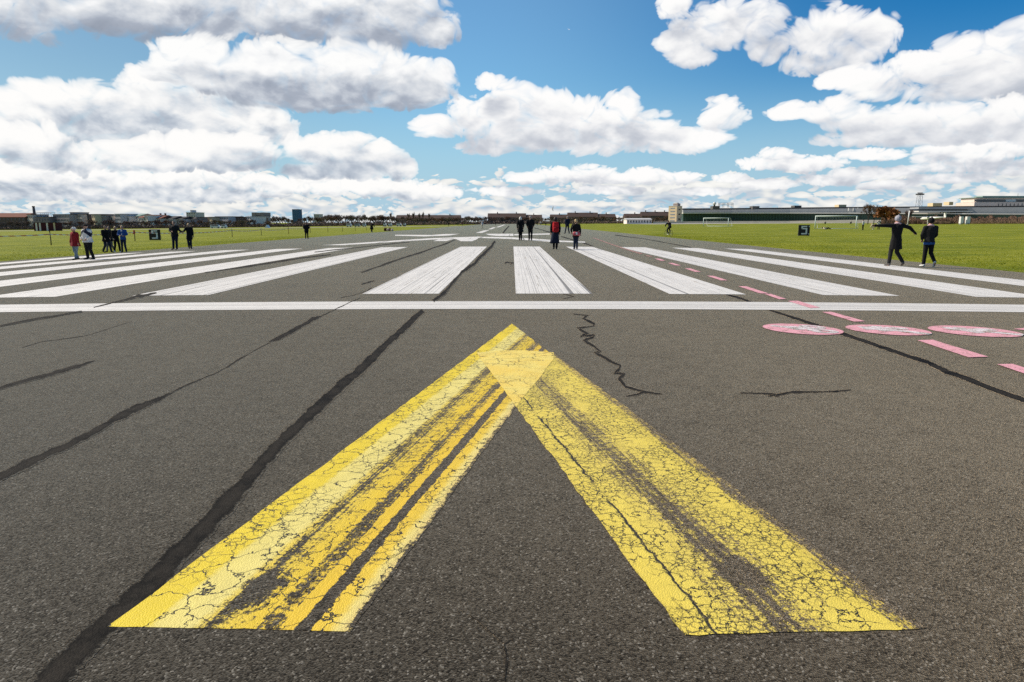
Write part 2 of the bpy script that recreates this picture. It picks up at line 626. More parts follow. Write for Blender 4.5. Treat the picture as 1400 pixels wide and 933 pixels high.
def yellow_right():
    def colour(s, t, p2):
        n = noise(p2, 9, 4, .6)
        f = noise(xyz(s * 2.0, t * 50, 0), 1, 3, .6)
        c = ramp(t + (n - .5) * .05, [(0, (.66, .47, .10)), (.10, (.76, .59, .09)), (.25, (.79, .62, .10)), (.6, (.76, .59, .11)), (.82, (.79, .62, .10)), (1, (.79, .61, .09))])
        k = VM('SCALE', c); put(k.s.node.inputs['Scale'], lin(.25, .75, .80, 1.08, n * .5 + f * .5))
        return k

    def mask(s, t, p2):
        wob = t + (noise(xyz(s * 1.2, t * 3, 2), 1, 3, .6) - .5) * .07
        wob = wob + (noise(p2, 12, 4, .65) - .5) * .06
        cover = ramp(wob, [(0, .36), (.05, .48), (.10, .58), (.115, .93), (.19, .93), (.21, .80), (.36, .74), (.44, .58), (.52, .43), (.60, .45), (.66, .60), (.72, .70), (.78, .84), (.845, .92), (.86, .66), (.875, .92), (.985, .95), (1, .7)])
        n = noise(p2, 3.6, 5, .66)
        g = noise(p2, 30, 5, .7)
        st = noise(xyz(s * 5.0, t * 30, 5), 1, 5, .65)
        pit = noise(p2, 120, 3, .7)
        v = cover + (n - .5) * .55 + (g - .5) * .95 + (st - .5) * .85 + (pit - .5) * .6
        v = v - .26 * sstep(.28, .05, VM('LENGTH', VM('MULTIPLY', VM('SUBTRACT', xyz(s, t, 0), (.912, .50, 0)), (8, 1.9, 0))) + (n - .5) * .5)
        # less worn towards the tip
        v = v + .10 * sstep(.75, .1, s) - .05 * sstep(.6, 1.0, s)
        k = sstep(.46, .59, v)
        a = fissures(p2, 14, .055, .13) * sstep(.34, .48, noise(p2, 3.2, 3))
        b = fissures(p2, 32, .085, .045) * sstep(.40, .55, noise(p2, 2.6, 2))
        ln = sstep(.012, .004, M('ABSOLUTE', wob + (noise(p2, 5, 4, .7) - .5) * .05 - .86)) * sstep(.36, .48, noise(xyz(s * 14, 0, 0), 1, 3))
        return k, mx(mx(a, b * .85), ln) * lin(0, 1, .35, 1, k)
    return worn_paint('worn_yellow_road_paint', colour, mask)


def yellow_fresh():
    def colour(s, t, p2):
        n = noise(p2, 3.2, 4, .6)
        return mixc(sstep(.35, .65, n), (.80, .58, .11), (.80, .64, .16))

    def mask(s, t, p2):
        v = noise(p2, 6, 5, .65) * .6 + noise(p2, 60, 3, .6) * .4
        a = mx(fissures(p2, 5.5, .026, .20) * sstep(.44, .54, noise(p2, 1.9, 3)), fissures(p2, 18, .05, .06) * sstep(.50, .60, noise(p2, 2.7, 3)) * .6)
        return sstep(.34, .42, v), a
    return worn_paint('fresh_yellow_road_paint', colour, mask)


def white_paint(name='white_road_paint', wear=.0):
    def colour(s, t, p2):
        n = noise(p2, 2.0, 4, .6)
        f = noise(xyz(s * .8, t * 24, 0), 1, 4, .6)
        k = VM('SCALE', xyz(.78, .75, .70)); put(k.s.node.inputs['Scale'], lin(.25, .75, .70, 1.06, n * .35 + f * .65))
        return k

    def mask(s, t, p2):
        obj_i = X(node('ShaderNodeObjectInfo').outputs['Random']) * 40
        st = noise(xyz(s * .35, t * 34, obj_i), 1, 4, .62)
        st2 = noise(xyz(s * 2.2, t * 7, obj_i + 3), 1, 4, .6)
        g = noise(p2, 55, 4, .65)
        v = (st - .5) * 1.25 + (st2 - .5) * .7 + (g - .5) * .5 + .27 - wear
        # a few lengthwise joints show through as thin dark lines
        j = noise(xyz(s * .012, t * 8, obj_i + 9), 1, 1, .5)
        ln = mx(sstep(.007, .002, M('ABSOLUTE', j - .5)), sstep(.006, .002, M('ABSOLUTE', j - .42)) * .7) * .7
        return sstep(-.06, .10, v), ln
    return worn_paint(name, colour, mask)


def tar_mat():
    """bitumen poured over a crack: ragged edges, chippings pressed into it, a greyer worn middle"""
    def colour(s_, t, p2):
        n = noise(p2, 42, 4, .65)
        c = mixc(sstep(.42, .72, n), (.006, .0055, .005), (.019, .0165, .0135))
        mid_ = sstep(.42, .10, M('ABSOLUTE', t - .5 + (noise(p2, 1.3, 2) - .5) * .5)) * sstep(.36, .56, noise(p2, 3.6, 5, .65))
        return mixc(mid_ * .45, c, mixc(noise(p2, 90, 2), (.020, .017, .014), (.075, .064, .050)))

    def mask(s_, t, p2):
        e = M('ABSOLUTE', t - .5) + (noise(p2, 7, 4, .65) - .5) * .38 + (noise(p2, 60, 3, .65) - .5) * .34
        return sstep(.44, .32, e), 0.0 * e
    return worn_paint('bitumen', colour, mask, .1, .07, .8)


m_tar = tar_mat()
m_yl, m_yr, m_yf = yellow_left(), yellow_right(), yellow_fresh()
m_white = white_paint()
m_white_bar = white_paint('white_line_paint', -.05)


def flat_paint(name, c, wear):
    def colour(s, t, p2):
        n = noise(p2, 8, 4, .6)
        k = VM('SCALE', xyz(*c)); put(k.s.node.inputs['Scale'], lin(.25, .75, .88, 1.06, n))
        return k

    def mask(s, t, p2):
        v = noise(p2, 7, 5, .65) * .5 + noise(p2, 60, 3, .6) * .5
        return sstep(wear, wear + .14, v), 0.0 * v
    return worn_paint(name, colour, mask)


m_pink = flat_paint('pink_road_paint', (.80, .38, .43), .36)
m_pink_old = flat_paint('faded_pink_road_paint', (.64, .28, .27), .44)
m_picto = flat_paint('white_pictogram_paint', (.80, .72, .73), .40)


def grass_mat():
    m = newmat('grass')
    p = wpos()
    x_, y_, z_ = split(p)
    p2 = xyz(x_, y_, 0.0)
    a = noise(p2, .16, 4, .6)
    b = noise(VM('MULTIPLY', p2, (.5, 1.5, 0)), .55, 4, .6)
    c_ = noise(p2, 4.5, 4, .7)
    d = noise(p2, 30, 3, .7)
    base = mixc(sstep(.38, .62, a * .5 + b * .5), (.125, .160, .010), (.250, .260, .020))
    base = mixc(sstep(.50, .74, c_) * .75, base, (.25, .235, .045))
    base = mixc(sstep(.58, .72, b * .5 + c_ * .5) * .6, base, (.30, .25, .10))
    base = mixc(sstep(.48, .30, c_) * .55, base, (.055, .085, .008))
    k = VM('SCALE', base); put(k.s.node.inputs['Scale'], lin(.25, .75, .55, 1.45, d))
    surface(k, .9, .10, bump(c_ + d * .8, .6, .06))
    return m


m_grass = grass_mat()


def blade_mat():
    m = newmat('grass_blades')
    p = wpos()
    c = mixc(noise(p, .35, 4, .6), (.17, .21, .014), (.29, .29, .03))
    a = node('ShaderNodeBsdfDiffuse'); put(a.inputs[0], c)
    b = node('ShaderNodeBsdfTranslucent'); put(b.inputs[0], mixc(.5, c, (.30, .34, .03)))
    mix = node('ShaderNodeMixShader'); mix.inputs[0].default_value = .5
    X.tree.links.new(a.outputs[0], mix.inputs[1]); X.tree.links.new(b.outputs[0], mix.inputs[2])
    o = node('ShaderNodeOutputMaterial'); X.tree.links.new(mix.outputs[0], o.inputs[0])
    return m


m_blade = blade_mat()
# ------------------------------------------------------------------ land
def grid_sheet(name, xs, ys, zoff, mat, kind='structure', hole=None):
    bm = bmesh.new()
    V = [[bm.verts.new((x, y, H(x, y) + zoff(x, y))) for x in xs] for y in ys]
    for j in range(len(ys) - 1):
        for i in range(len(xs) - 1):
            bm.faces.new((V[j][i], V[j][i + 1], V[j + 1][i + 1], V[j + 1][i]))
    o = obj(name, bm, mat, smooth=True)
    if kind: o['kind'] = kind
    return o


RUN_END = 640.0
fine_x = [RUN_L + (RUN_R - RUN_L) * i / 84 for i in range(85)]
gx = [-6000, -2500, -1200, -845, -500, -250, -120, -60, -40, -30] + [RUN_L - .02, RUN_L + .3] + [RUN_L + 1.5 + (RUN_R - RUN_L - 3) * i / 14 for i in range(15)] + [RUN_R - .3, RUN_R + .02, 22, 30, 45, 70, 110, 164.5, 300, 600, 1500, 3000, 6000]
gy = [-120, -40, -10] + list(range(0, 100, 5)) + list(range(100, 700, 20)) + [700, 900, 1500, 3000, 6000, 9000]
ground = grid_sheet('ground', gx, gy, lambda x, y: -.045 if (RUN_L + .2 < x < RUN_R - .2 and y < RUN_END) else .0, m_grass)
runway = grid_sheet('runway', fine_x, [-60, -20, -5] + list(range(0, 60, 3)) + list(range(60, int(RUN_END) + 1, 20)), lambda x, y: .0 + (-.02 if x in (fine_x[0], fine_x[-1]) else .004), m_asphalt)
ZR = .004


def sheet(name, poly, mat, lift=.004, parent=None, uv=None, px=True):
    """a marking: a polygon given in photo rows and columns (or metres), laid on the runway crown"""
    pts = [gnd(*p) for p in poly] if px else [Vector((x, y, 0)) for x, y in poly]
    bm = bmesh.new()
    f = bm.faces.new([bm.verts.new((p.x, p.y, 0)) for p in pts])
    lo, hi = min(p.x for p in pts), max(p.x for p in pts)
    step = (RUN_R - RUN_L) / 84 * 2
    x = RUN_L + math.ceil((lo - RUN_L) / step) * step
    while x < hi:
        bmesh.ops.bisect_plane(bm, geom=bm.verts[:] + bm.edges[:] + bm.faces[:], plane_co=(x, 0, 0), plane_no=(1, 0, 0), dist=1e-5)
        x += step
    lay = bm.loops.layers.uv.new('uv')
    ys0, ys1 = min(p.y for p in pts), max(p.y for p in pts)
    for f in bm.faces:
        for l in f.loops:
            c = l.vert.co
            l[lay].uv = uv(c) if uv else ((c.y - ys0) / 3, (c.x - lo) / max(hi - lo, 1e-4))
    for v in bm.verts: v.co.z = H(v.co.x) + ZR + lift
    for f in bm.faces:
        f.normal_update()
        if f.normal.z < 0: f.normal_flip()
    me = bpy.data.meshes.new(name)
    bm.to_mesh(me); bm.free()
    return link(name, me, mat, parent)


def quad_sheet(name, a, b, c, d, mat, lift, parent, nu=30, nv=10, rag=0.0, seed=1):
    """band with s from edge a-b (0) to edge d-c (1) and t from a-d (0) to b-c (1), corners in photo pixels"""
    A, B, Cc, D = (gnd(*p) for p in (a, b, c, d))
    rnd = random.Random(seed)
    bm = bmesh.new()
    lay = bm.loops.layers.uv.new('uv')
    V = []
    for j in range(nu + 1):
        s = j / nu
        row = []
        for i in range(nv + 1):
            t = i / nv
            p = (A * (1 - t) + B * t) * (1 - s) + (D * (1 - t) + Cc * t) * s
            e = rag if i in (0, nv) or j in (0, nu) else 0
            x, y = p.x + rnd.uniform(-e, e), p.y + rnd.uniform(-e, e) * .6
            v = bm.verts.new((x, y, H(x) + ZR + lift))
            row.append((v, s, t))
        V.append(row)
    for j in range(nu):
        for i in range(nv):
            q = [V[j][i], V[j][i + 1], V[j + 1][i + 1], V[j + 1][i]]
            f = bm.faces.new([x[0] for x in q])
            for l, x in zip(f.loops, q): l[lay].uv = (x[1], x[2])
            f.normal_update()
            if f.normal.z < 0: f.normal_flip()
    me = bpy.data.meshes.new(name)
    bm.to_mesh(me); bm.free()
    return link(name, me, mat, parent)


# the big worn yellow arrowhead
ch = thing('painted_chevron', 'huge worn yellow arrowhead painted on the asphalt, pointing down the runway', 'runway marking', (0, 0, 0))
tag(quad_sheet('arm', (700, 443), (757, 487), (480, 865), (148, 858), m_yl, .0015, ch, 60, 16, .006, 1), 'streaky yellow arm with bare grey lines')
tag(quad_sheet('arm', (757, 484), (652, 484), (935, 871), (1265, 862), m_yr, .0030, ch, 60, 16, .007, 2), 'heavily cracked and rubbed yellow arm')
tag(sheet('overlap_patch', [(651.5, 483), (680, 480.5), (720, 480), (757, 483), (759, 489), (748, 503), (737, 519), (722, 536), (706, 557)], m_yf, .0042, ch), 'fresher plain yellow triangle where the arms overlap')

# crossbar and threshold stripes
BAR_A = [gnd(*p) for p in ((0, 417.2), (150, 414.7), (350, 413), (700, 413), (1050, 414.6), (1400, 417.2))]
BAR_B = [gnd(*p) for p in ((1400, 427.8), (1050, 425), (700, 423.3), (350, 423.2), (150, 425), (0, 427.8))]
ya, yb = sum(p.y for p in BAR_A) / 6, sum(p.y for p in BAR_B) / 6
tag(sheet('white_line', [(RUN_L + .8, ya), (-8, ya + .01), (0, ya), (RUN_R - .8, ya), (RUN_R - .8, yb), (0, yb), (-8, yb), (RUN_L + .8, yb)], m_white_bar, .004, px=False,
          uv=lambda c: (c.x / 3, c.y * 1.2)), 'long thin white line painted across the whole runway before the stripes', 'runway marking')

Y0, Y1 = gnd(650, 402).y, gnd(685, 337.3).y
STR = 'white threshold stripes painted side by side'


def stripe(xa, xb, label):
    o = sheet('threshold_stripe', [(xa, Y0), (xb, Y0), (xb, Y1), (xa, Y1)], m_white, .004, px=False, uv=lambda c: ((c.y - Y0) / 3, (c.x - xa) / (xb - xa)))
    tag(o, label, 'runway marking', STR)


w = gnd(739, 337.3).x - gnd(703, 337.3).x
x0 = gnd(703.5, 370).x
LR = ['white stripe straight ahead, just past the yellow arrowhead tip', 'white stripe beginning at the feet of the woman with the red hip bag',
      'white stripe just beyond the dashed pink line', 'third white stripe from the field edge with the bush, counted inward', 'second white stripe from the field edge with the bush', 'outermost white stripe, beside the woman with outstretched arms']
for i in range(5):
    stripe(x0 + 2 * w * i, x0 + 2 * w * i + w, (LR[0], LR[1], LR[2], LR[4], LR[5])[i])
stripe(x0 - 2 * w, x0 - w, 'white stripe with the long dark tar seam along its edge')
LL = ['first white stripe beyond the empty middle gap, on the tape fence side', 'second white stripe beyond the empty middle gap, on the tape fence side', 'third white stripe beyond the empty middle gap, on the tape fence side',
      'third white stripe from the tape fence edge', 'second white stripe from the tape fence edge, behind the man in the cap', 'outermost white stripe at the tape fence edge, under the feet of the woman in red']
for i in range(6):
    stripe(x0 - 2 * w * i - 6 * w + w, x0 - 2 * w * i - 6 * w + 2 * w, LL[i])

# pale lines that cross beyond the stripes
FAR = [([(440, 335.4), (470, 333.6), (590, 325.8), (655, 323.6), (656, 325.2), (640, 326.6), (590, 327.8), (470, 335.4)], 'long pale line curving over the runway into the painted cross'),
       ([(540, 321.2), (590, 321.4), (605, 320.2), (628, 319.8), (614, 322.2), (580, 323.4), (540, 322.4)], 'upper pale arm of the painted cross near the field edge'),
       ([(592, 329.8), (603, 326.4), (624, 326), (610, 329.8)], 'short white bar below the painted cross, nearer the tape fence'),
       ([(622, 326.4), (656, 324), (652, 327.4), (645, 330), (630, 330)], 'broad short white bar below the painted cross, nearer the walkers'),
       ([(655, 323.8), (700, 324.6), (760, 328.6), (800, 330.6), (800, 332), (750, 330.6), (700, 327), (655, 325.4)], 'thin pale line running from the cross behind the couple in black'),
       ([(668, 321.6), (664, 319.8), (702, 319.7), (702, 322.8), (680, 322.8)], 'broad pale bar lying across the middle of the runway'),
       ([(703, 320.2), (754, 319.2), (754, 320.8), (703, 322)], 'thin faded pale line level with the couple in black')]
for q, lab in FAR:
    tag(sheet('painted_line', q, m_white_bar, .004), lab, 'runway marking', 'pale lines crossing beyond the stripes')
for q, lab in (([(650, 318.6), (659, 318.6), (669, 315), (662, 315)], 'nearest white dash of the middle line beyond the painted cross'),
               ([(667, 313.6), (672, 313.6), (678, 311), (674, 311)], 'second white dash of the middle line beyond the painted cross'),
               ([(678, 310.8), (682, 310.8), (691, 307.4), (688.5, 307.4)], 'farthest white dash of the middle line beyond the painted cross')):
    tag(sheet('painted_dash', q, m_white_bar, .004), lab, 'runway marking', 'white dashes of the middle line')

# the pink track for walkers, skaters and cyclists
PK = 'pink dashes of the recreation track'
near = [([(1363, 499.5), (1384, 499), (1446, 518.5), (1421, 519.5)], 'nearest pink dash, running out of the picture'), ([(1254, 466.5), (1275, 465.8), (1351, 489.2), (1324, 490)], 'long pink dash nearer than the three pink discs'),
        ([(1124, 427.6), (1136, 427.2), (1183, 440.4), (1168, 441)], 'pink dash just nearer than the long white cross line'), ([(1077, 412.4), (1090, 412), (1121, 421.4), (1108, 422)], 'pink dash crossing the long white line'),
        ([(1045, 402.8), (1054, 402.6), (1075, 409.6), (1065, 410)], 'pink dash just beyond the long white cross line')]
for q, lab in near:
    tag(sheet('pink_dash', q, m_pink, .008), lab, 'painted dash', PK)
path = [(1045, 402), (990, 384), (940, 367.5), (890, 351.5), (845, 337.5), (820, 328.5), (800, 321)]
ORD = ['first', 'second', 'third', 'fourth', 'fifth', 'sixth', 'seventh', 'eighth', 'ninth', 'tenth', 'eleventh']
P = [gnd(*p) for p in path]
seg = []
for a, b in zip(P, P[1:]):
    n = max(1, int((b - a).length / 1.2))
    seg += [a.lerp(b, i / n) for i in range(n)]
acc, i, nd_ = 0, 0, 0
while i < len(seg) - 1 and nd_ < 11:
    L = 1.1 if nd_ < 6 else 5.5
    j = i
    while j < len(seg) - 1 and (seg[j] - seg[i]).length < L: j += 1
    a, b = seg[i], seg[j]
    d = (b - a).normalized(); nrm = Vector((d.y, -d.x, 0)) * .085
    tag(sheet('pink_dash', [(a - nrm)[:2], (a + nrm)[:2], (b + nrm)[:2], (b - nrm)[:2]], m_pink if nd_ < 5 else m_pink_old, .008, px=False),
        'pink dash, %s beyond the long white cross line counting away' % ORD[min(nd_ + 1, 10)] if nd_ < 9 else 'thin faded pink dash far along the track, near the walking man', 'painted dash', PK)
    i = j + (1 if nd_ < 6 else 0); nd_ += 1


def disc(c0, c1, ytop, ybot, label, strokes, rings=()):
    L, R_ = gnd(c0, (ytop + ybot) / 2 - 1), gnd(c1, (ytop + ybot) / 2 + 1.2)
    N, Fr = gnd((c0 + c1) / 2, ybot), gnd((c0 + c1) / 2, ytop)
    cx, cy = (L.x + R_.x) / 2, (N.y + Fr.y) / 2
    rx, ry = (R_.x - L.x) / 2, (Fr.y - N.y) / 2
    sl = (R_.y - L.y) / (R_.x - L.x)
    P = lambda a, b: (cx + rx * a, cy + ry * b + sl * rx * a)
    d = sheet('pink_disc', [P(cos(2 * pi * k / 40), sin(2 * pi * k / 40)) for k in range(40)], m_pink, .008, px=False)
    tag(d, label, 'painted sign', 'pink discs painted in a row')
    bm = bmesh.new()

    def stroke(pts, wd):
        q = [Vector(P(*p)) for p in pts]
        for a, b in zip(q, q[1:]):
            t = (b - a).normalized(); n = Vector((-t.y, t.x)) * wd * 1.7
            a, b = a - t * wd * .4, b + t * wd * .4
            f = bm.faces.new([bm.verts.new((v.x, v.y, H(v.x) + ZR + .0095 + zz)) for v in (a - n, b - n, b + n, a + n)])
        return
    zz = 0.0
    for pts, wd in strokes:
        stroke(pts, wd); zz += .0003
    for (a, b, r, wd) in rings:
        stroke([(a + r * cos(2 * pi * k / 16), b + r * sin(2 * pi * k / 16)) for k in range(17)], wd); zz += .0003
    lay = bm.loops.layers.uv.new('uv')
    for f in bm.faces:
        f.normal_update()
        if f.normal.z < 0: f.normal_flip()
    me = bpy.data.meshes.new('pictogram'); bm.to_mesh(me); bm.free()
    link('pictogram', me, m_picto, d)


K = .042
disc(1046.5, 1150, 443.8, 458.8, 'pink disc with a white cyclist figure, beside the dark tar seam',
     [([(-.50, .30), (-.40, .42)], .07), ([(-.36, .35), (-.05, .30), (.05, -.05)], K), ([(-.30, .30), (-.12, -.15)], K), ([(.0, .2), (.22, .32), (.38, .1)], K), ([(.35, .3), (.1, -.3), (.35, -.25)], .025)], [(.42, .38, .24, .03), (.42, -.38, .24, .03)])
disc(1161.5, 1268.5, 445.3, 459.6, 'pink disc with a white skater figure, between two other discs',
     [([(-.50, .25), (-.40, .25)], .085), ([(-.34, .2), (.02, .12)], .06), ([(-.28, .2), (-.1, .55), (.06, .5)], K), ([(-.25, .15), (-.12, -.3)], K), ([(.02, .15), (.30, .35), (.5, .25)], .05), ([(.02, .08), (.28, -.2), (.62, -.62)], .05), ([(.50, .12), (.56, .42)], .03), ([(.56, -.72), (.72, -.58)], .03)])
disc(1277, 1391, 446.7, 461.8, 'pink disc with a white walking figure, last of the three whole discs',
     [([(-.42, .35), (-.32, .35)], .085), ([(-.27, .28), (.05, .15)], .055), ([(-.2, .25), (-.02, .6)], K), ([(-.2, .2), (-.05, -.35)], K), ([(.05, .18), (.3, .3), (.62, .3)], .05), ([(.05, .1), (.4, -.2), (.78, -.55)], .05)])
tag(sheet('pink_dash', [(1385, 451), (1402, 449.5), (1450, 453), (1430, 455.5)], m_pink, .008), 'short pink mark at the picture edge beside the last pink disc', 'painted dash', PK)


# tar seams poured into the cracks: parts of the runway
def seam(pts, lift=.016, rag=.25, seed=0, sub=6):
    """pts: (px, py, width in photo pixels measured across the line on the ground plane)"""
    rnd = random.Random(seed)
    Q = []
    for p, q in zip(pts, pts[1:]):
        for k in range(sub):
            t = k / sub
            Q.append([p[i] * (1 - t) + q[i] * t for i in range(3)])
    Q.append(list(pts[-1]))
    bm = bmesh.new()
    lay = bm.loops.layers.uv.new('uv')
    prev = None
    o1 = o2 = 0
    lift = .0052 + .0001 * (seed % 9) if seed in (2, 7, 9, 10, 16, 18, 25) else .0012 + .0001 * (seed % 9)
    for i, (x, y, wd) in enumerate(Q):
        wd = (wd * 1.25 if seed in (1, 4, 6, 8, 15) else wd * 1.5 if seed in (11, 12, 13, 14) else wd * .85) + .3
        a, b = Q[max(i - 1, 0)], Q[min(i + 1, len(Q) - 1)]
        L = hypot(b[0] - a[0], b[1] - a[1]) or 1
        n = ((b[1] - a[1]) / L, -(b[0] - a[0]) / L)
        o1 = o1 * .6 + rnd.uniform(-rag, rag); o2 = o2 * .6 + rnd.uniform(-rag, rag)
        wa, wb = wd * .5 * max(.25, 1 + o1), wd * .5 * max(.25, 1 + o2)
        l, r = gnd(x - n[0] * wa, y - n[1] * wa), gnd(x + n[0] * wb, y + n[1] * wb)
        cur = [bm.verts.new((v.x, v.y, H(v.x) + ZR + lift)) for v in (l, r)]
        if prev:
            f = bm.faces.new((prev[0], prev[1], cur[1], cur[0]))
            for l, t in zip(f.loops, (0, 1, 1, 0)): l[lay].uv = (i * .1, t)
            f.normal_update()
            if f.normal.z < 0: f.normal_flip()
        prev = cur
    me = bpy.data.meshes.new('tar_seam'); bm.to_mesh(me); bm.free()
    return link('tar_seam', me, m_tar, runway)


seam([(-150, 1180, 40), (40, 960, 34), (95, 905, 32), (175, 828, 27), (290, 712, 24), (380, 610, 18), (455, 540, 13), (530, 470, 9), (578, 425, 6)], .0025, .18, 1, 14)
seam([(592, 412, 5), (606, 402, 5.5), (632, 372, 4.5), (650, 360, 4), (658, 350, 5), (668, 341, 4.5), (677, 330, 4)], .0165, .3, 2, 8)
seam([(688, 319, 3), (690, 315.5, 2.2), (696, 309, 1.6)], .0165, .2, 3)
seam([(-420, 848, 16), (-20, 662, 10), (40, 633, 10), (100, 606, 9), (180, 563, 8.5), (215, 547, 7), (236, 537.5, 1)], .0165, .25, 4, 10)
seam([(236, 537, 1), (262, 524, 1.4), (290, 513, 1), (312, 502, 1.6), (332, 489, 1), (352, 478, 1.2), (371, 467, 1.5)], .0165, .8, 5, 5)
seam([(368, 468, 1.5), (380, 464, 5), (405, 450, 4.5), (428, 437, 4.5), (440, 432.5, 1)], .0165, .3, 6, 6)
seam([(440, 432, .9), (458, 424, 1.2), (472, 417, .8), (492, 408, 1)], .0165, .6, 7)
seam([(-320, 628, 8), (-20, 538, 5), (60, 515, 4.5), (100, 504, 4.5), (129, 494, 1)], .0165, .3, 8, 8)
seam([(-220, 484, 4), (-20, 450, 3), (50, 437, 3.4), (112, 426.5, 2.6)], .0165, .3, 9)
seam([(128, 421, 1), (160, 413, 2), (190, 405.5, 4), (214, 401, 2.4)], .0165, .4, 10)
seam([(784, 430, .6), (804, 432, 1.2), (796, 435.5, 2), (812, 443, 2.2), (812, 446.5, 1.6), (789, 449, 2), (803, 457, 2.6), (794, 460, 2.6), (813, 458.5, 1.6), (811, 462, 1.6), (798, 466, 3), (812, 474, 2.6), (821, 481, 2.2), (812, 482.5, 2.2), (828, 491, 3), (836, 496, 2.6), (848, 500, 2.2), (846, 506, 2.4), (840, 510.5, 2.6), (853, 512.5, 2.4), (846, 519, 3.6), (855, 530, 2.6), (880, 537, 2.6), (905, 539.5, 1)], .0165, .3, 11, 3)
seam([(880, 537, 2.6), (870, 540.5, 2), (856, 542.5, 1)], .0175, .3, 12, 4)
seam([(1012, 538.5, 1), (1040, 538.6, 1.8), (1062, 541.5, 2.4), (1083, 537, 2), (1110, 537, 1.6), (1140, 536.4, 1.8), (1163, 534, .9)], .0165, .35, 13, 6)
seam([(1050, 543, 1), (1070, 539.5, 1.6)], .0175, .3, 14, 4)
seam([(990, 402, 1.4), (1012, 408, 2.6), (1032, 416, 2), (1052, 424, 2.2), (1108, 442.5, 3.8), (1150, 456.5, 4.2), (1210, 477, 4.8), (1268, 496.5, 5.2), (1292, 508, 6.2), (1345, 528, 6), (1440, 563, 7), (1800, 700, 11)], .0025, .14, 15, 10)
seam([(494, 373, 1.5), (520, 364, 2.2), (545, 355, 2.2), (575, 345.5, 2), (610, 333, 1.8), (622, 328, 1.2)], .0165, .4, 16)
seam([(494, 389, 1), (503, 386.5, 2.4), (512, 384, 1)], .0165, .4, 17)
seam([(280, 373, 1), (330, 366, 2), (400, 355, 2), (452, 348.5, 1.4)], .0165, .5, 18)
seam([(466, 407.5, .7), (480, 405, 1), (500, 399, .8), (508, 394, 1)], .0165, .5, 19)
seam([(694, 358, .7), (690, 359.6, 1.8), (705, 359.2, 1), (697, 361.5, 1.2), (712, 359, .8)], .0165, .5, 20, 4)
seam([(767, 323.5, 1), (780, 327, 2), (797, 331.8, 2), (811, 337.6, 1.6)], .0165, .4, 21)
seam([(730, 311.5, .8), (752, 317.6, 1.2)], .0165, .4, 22)
seam([(841, 321.5, .8), (880, 326.5, 1.2), (945, 338.4, .9)], .0165, .4, 23)
seam([(770, 409, .7), (786, 406, .8), (768, 401.5, .8), (758, 399, .6)], .0165, .5, 24, 4)
seam([(560, 331, .7), (480, 339.5, 1), (430, 345, 1)], .0165, .4, 25)
seam([(690, 940, 1.6), (692, 905, 2.2), (690, 882, 1.4), (672, 868, 1.6), (652, 850, 1), (630, 836, .6)], .0165, .6, 26, 7)
seam([(690, 882, 1.4), (700, 876, .8)], .0165, .5, 27, 4)
seam([(180, 440, .6), (120, 459, 1), (78, 465, .8), (56, 468, 1.2), (30, 476, .6)], .0165, .6, 28)

# pale taxiway and apron far out on the field
m_conc = plain('pale_concrete', (.42, .39, .34), .85, .2, .15, .3, space='w')


def land_sheet(name, pts, mat, lift=.02):
    bm = bmesh.new()
    bm.faces.new([bm.verts.new((x, y, H(x) + lift)) for x, y in pts])
    o = obj(name, bm, mat)
    for p in o.data.polygons:
        if p.normal.z < 0: p.flip()
    o['kind'] = 'structure'
    return o


for i, (xa, xb) in enumerate(((-310, -220), (-220, -130), (-130, -60), (-60, RUN_L - .1))):
    pass
bmx = bmesh.new()
xs_ = [-420, -250, -120, -60, RUN_L - .3]
va = [bmx.verts.new((x, 300 + .04 * (x + 25), H(x) + .03)) for x in xs_]
vb = [bmx.verts.new((x, 322 + .04 * (x + 25), H(x) + .03)) for x in xs_]
for i in range(4): bmx.faces.new((va[i], va[i + 1], vb[i + 1], vb[i]))
o = obj('taxiway', bmx, m_conc); o['kind'] = 'structure'
bmx = bmesh.new()
xs_ = [70, 110, 164.5, 300, 420]
va = [bmx.verts.new((x, 345, H(x) + .03)) for x in xs_]
vb = [bmx.verts.new((x, 440, H(x) + .03)) for x in xs_]
for i in range(4): bmx.faces.new((va[i], va[i + 1], vb[i + 1], vb[i]))
o = obj('apron', bmx, m_conc); o['kind'] = 'structure'

# grass blades: ragged turf beside the asphalt, thinning out with distance
def turf():
    rnd = random.Random(5)
    co, fa = [], []
    for side in (0, 1):
        for _ in range(26000):
            y = 12 + 75 * rnd.random() ** 1.3
            d = abs(rnd.gauss(0, 1)) * (2.5 if rnd.random() < .5 else 11)
            x = RUN_L + .12 - d if side == 0 else RUN_R - .12 + d
            h = rnd.uniform(.02, .065) * (.6 if d < .3 else 1)
            a = rnd.uniform(0, 2 * pi); w_ = rnd.uniform(.012, .03)
            lx, ly = rnd.gauss(0, .06), rnd.gauss(0, .06)
            z = H(x) - .01
            i = len(co)
            co += [(x - cos(a) * w_, y - sin(a) * w_, z), (x + cos(a) * w_, y + sin(a) * w_, z), (x + lx, y + ly, z + h)]
            fa.append((i, i + 1, i + 2))
    me = bpy.data.meshes.new('grass'); me.from_pydata(co, [], fa)
    o = link('grass', me, m_blade)
    tag(o, None, None, None, 'stuff')


turf()
# ------------------------------------------------------------------ people
def cloth(name, c, var=.22):
    return plain(name, c, .92, .12, var, 14, sheen=.06)


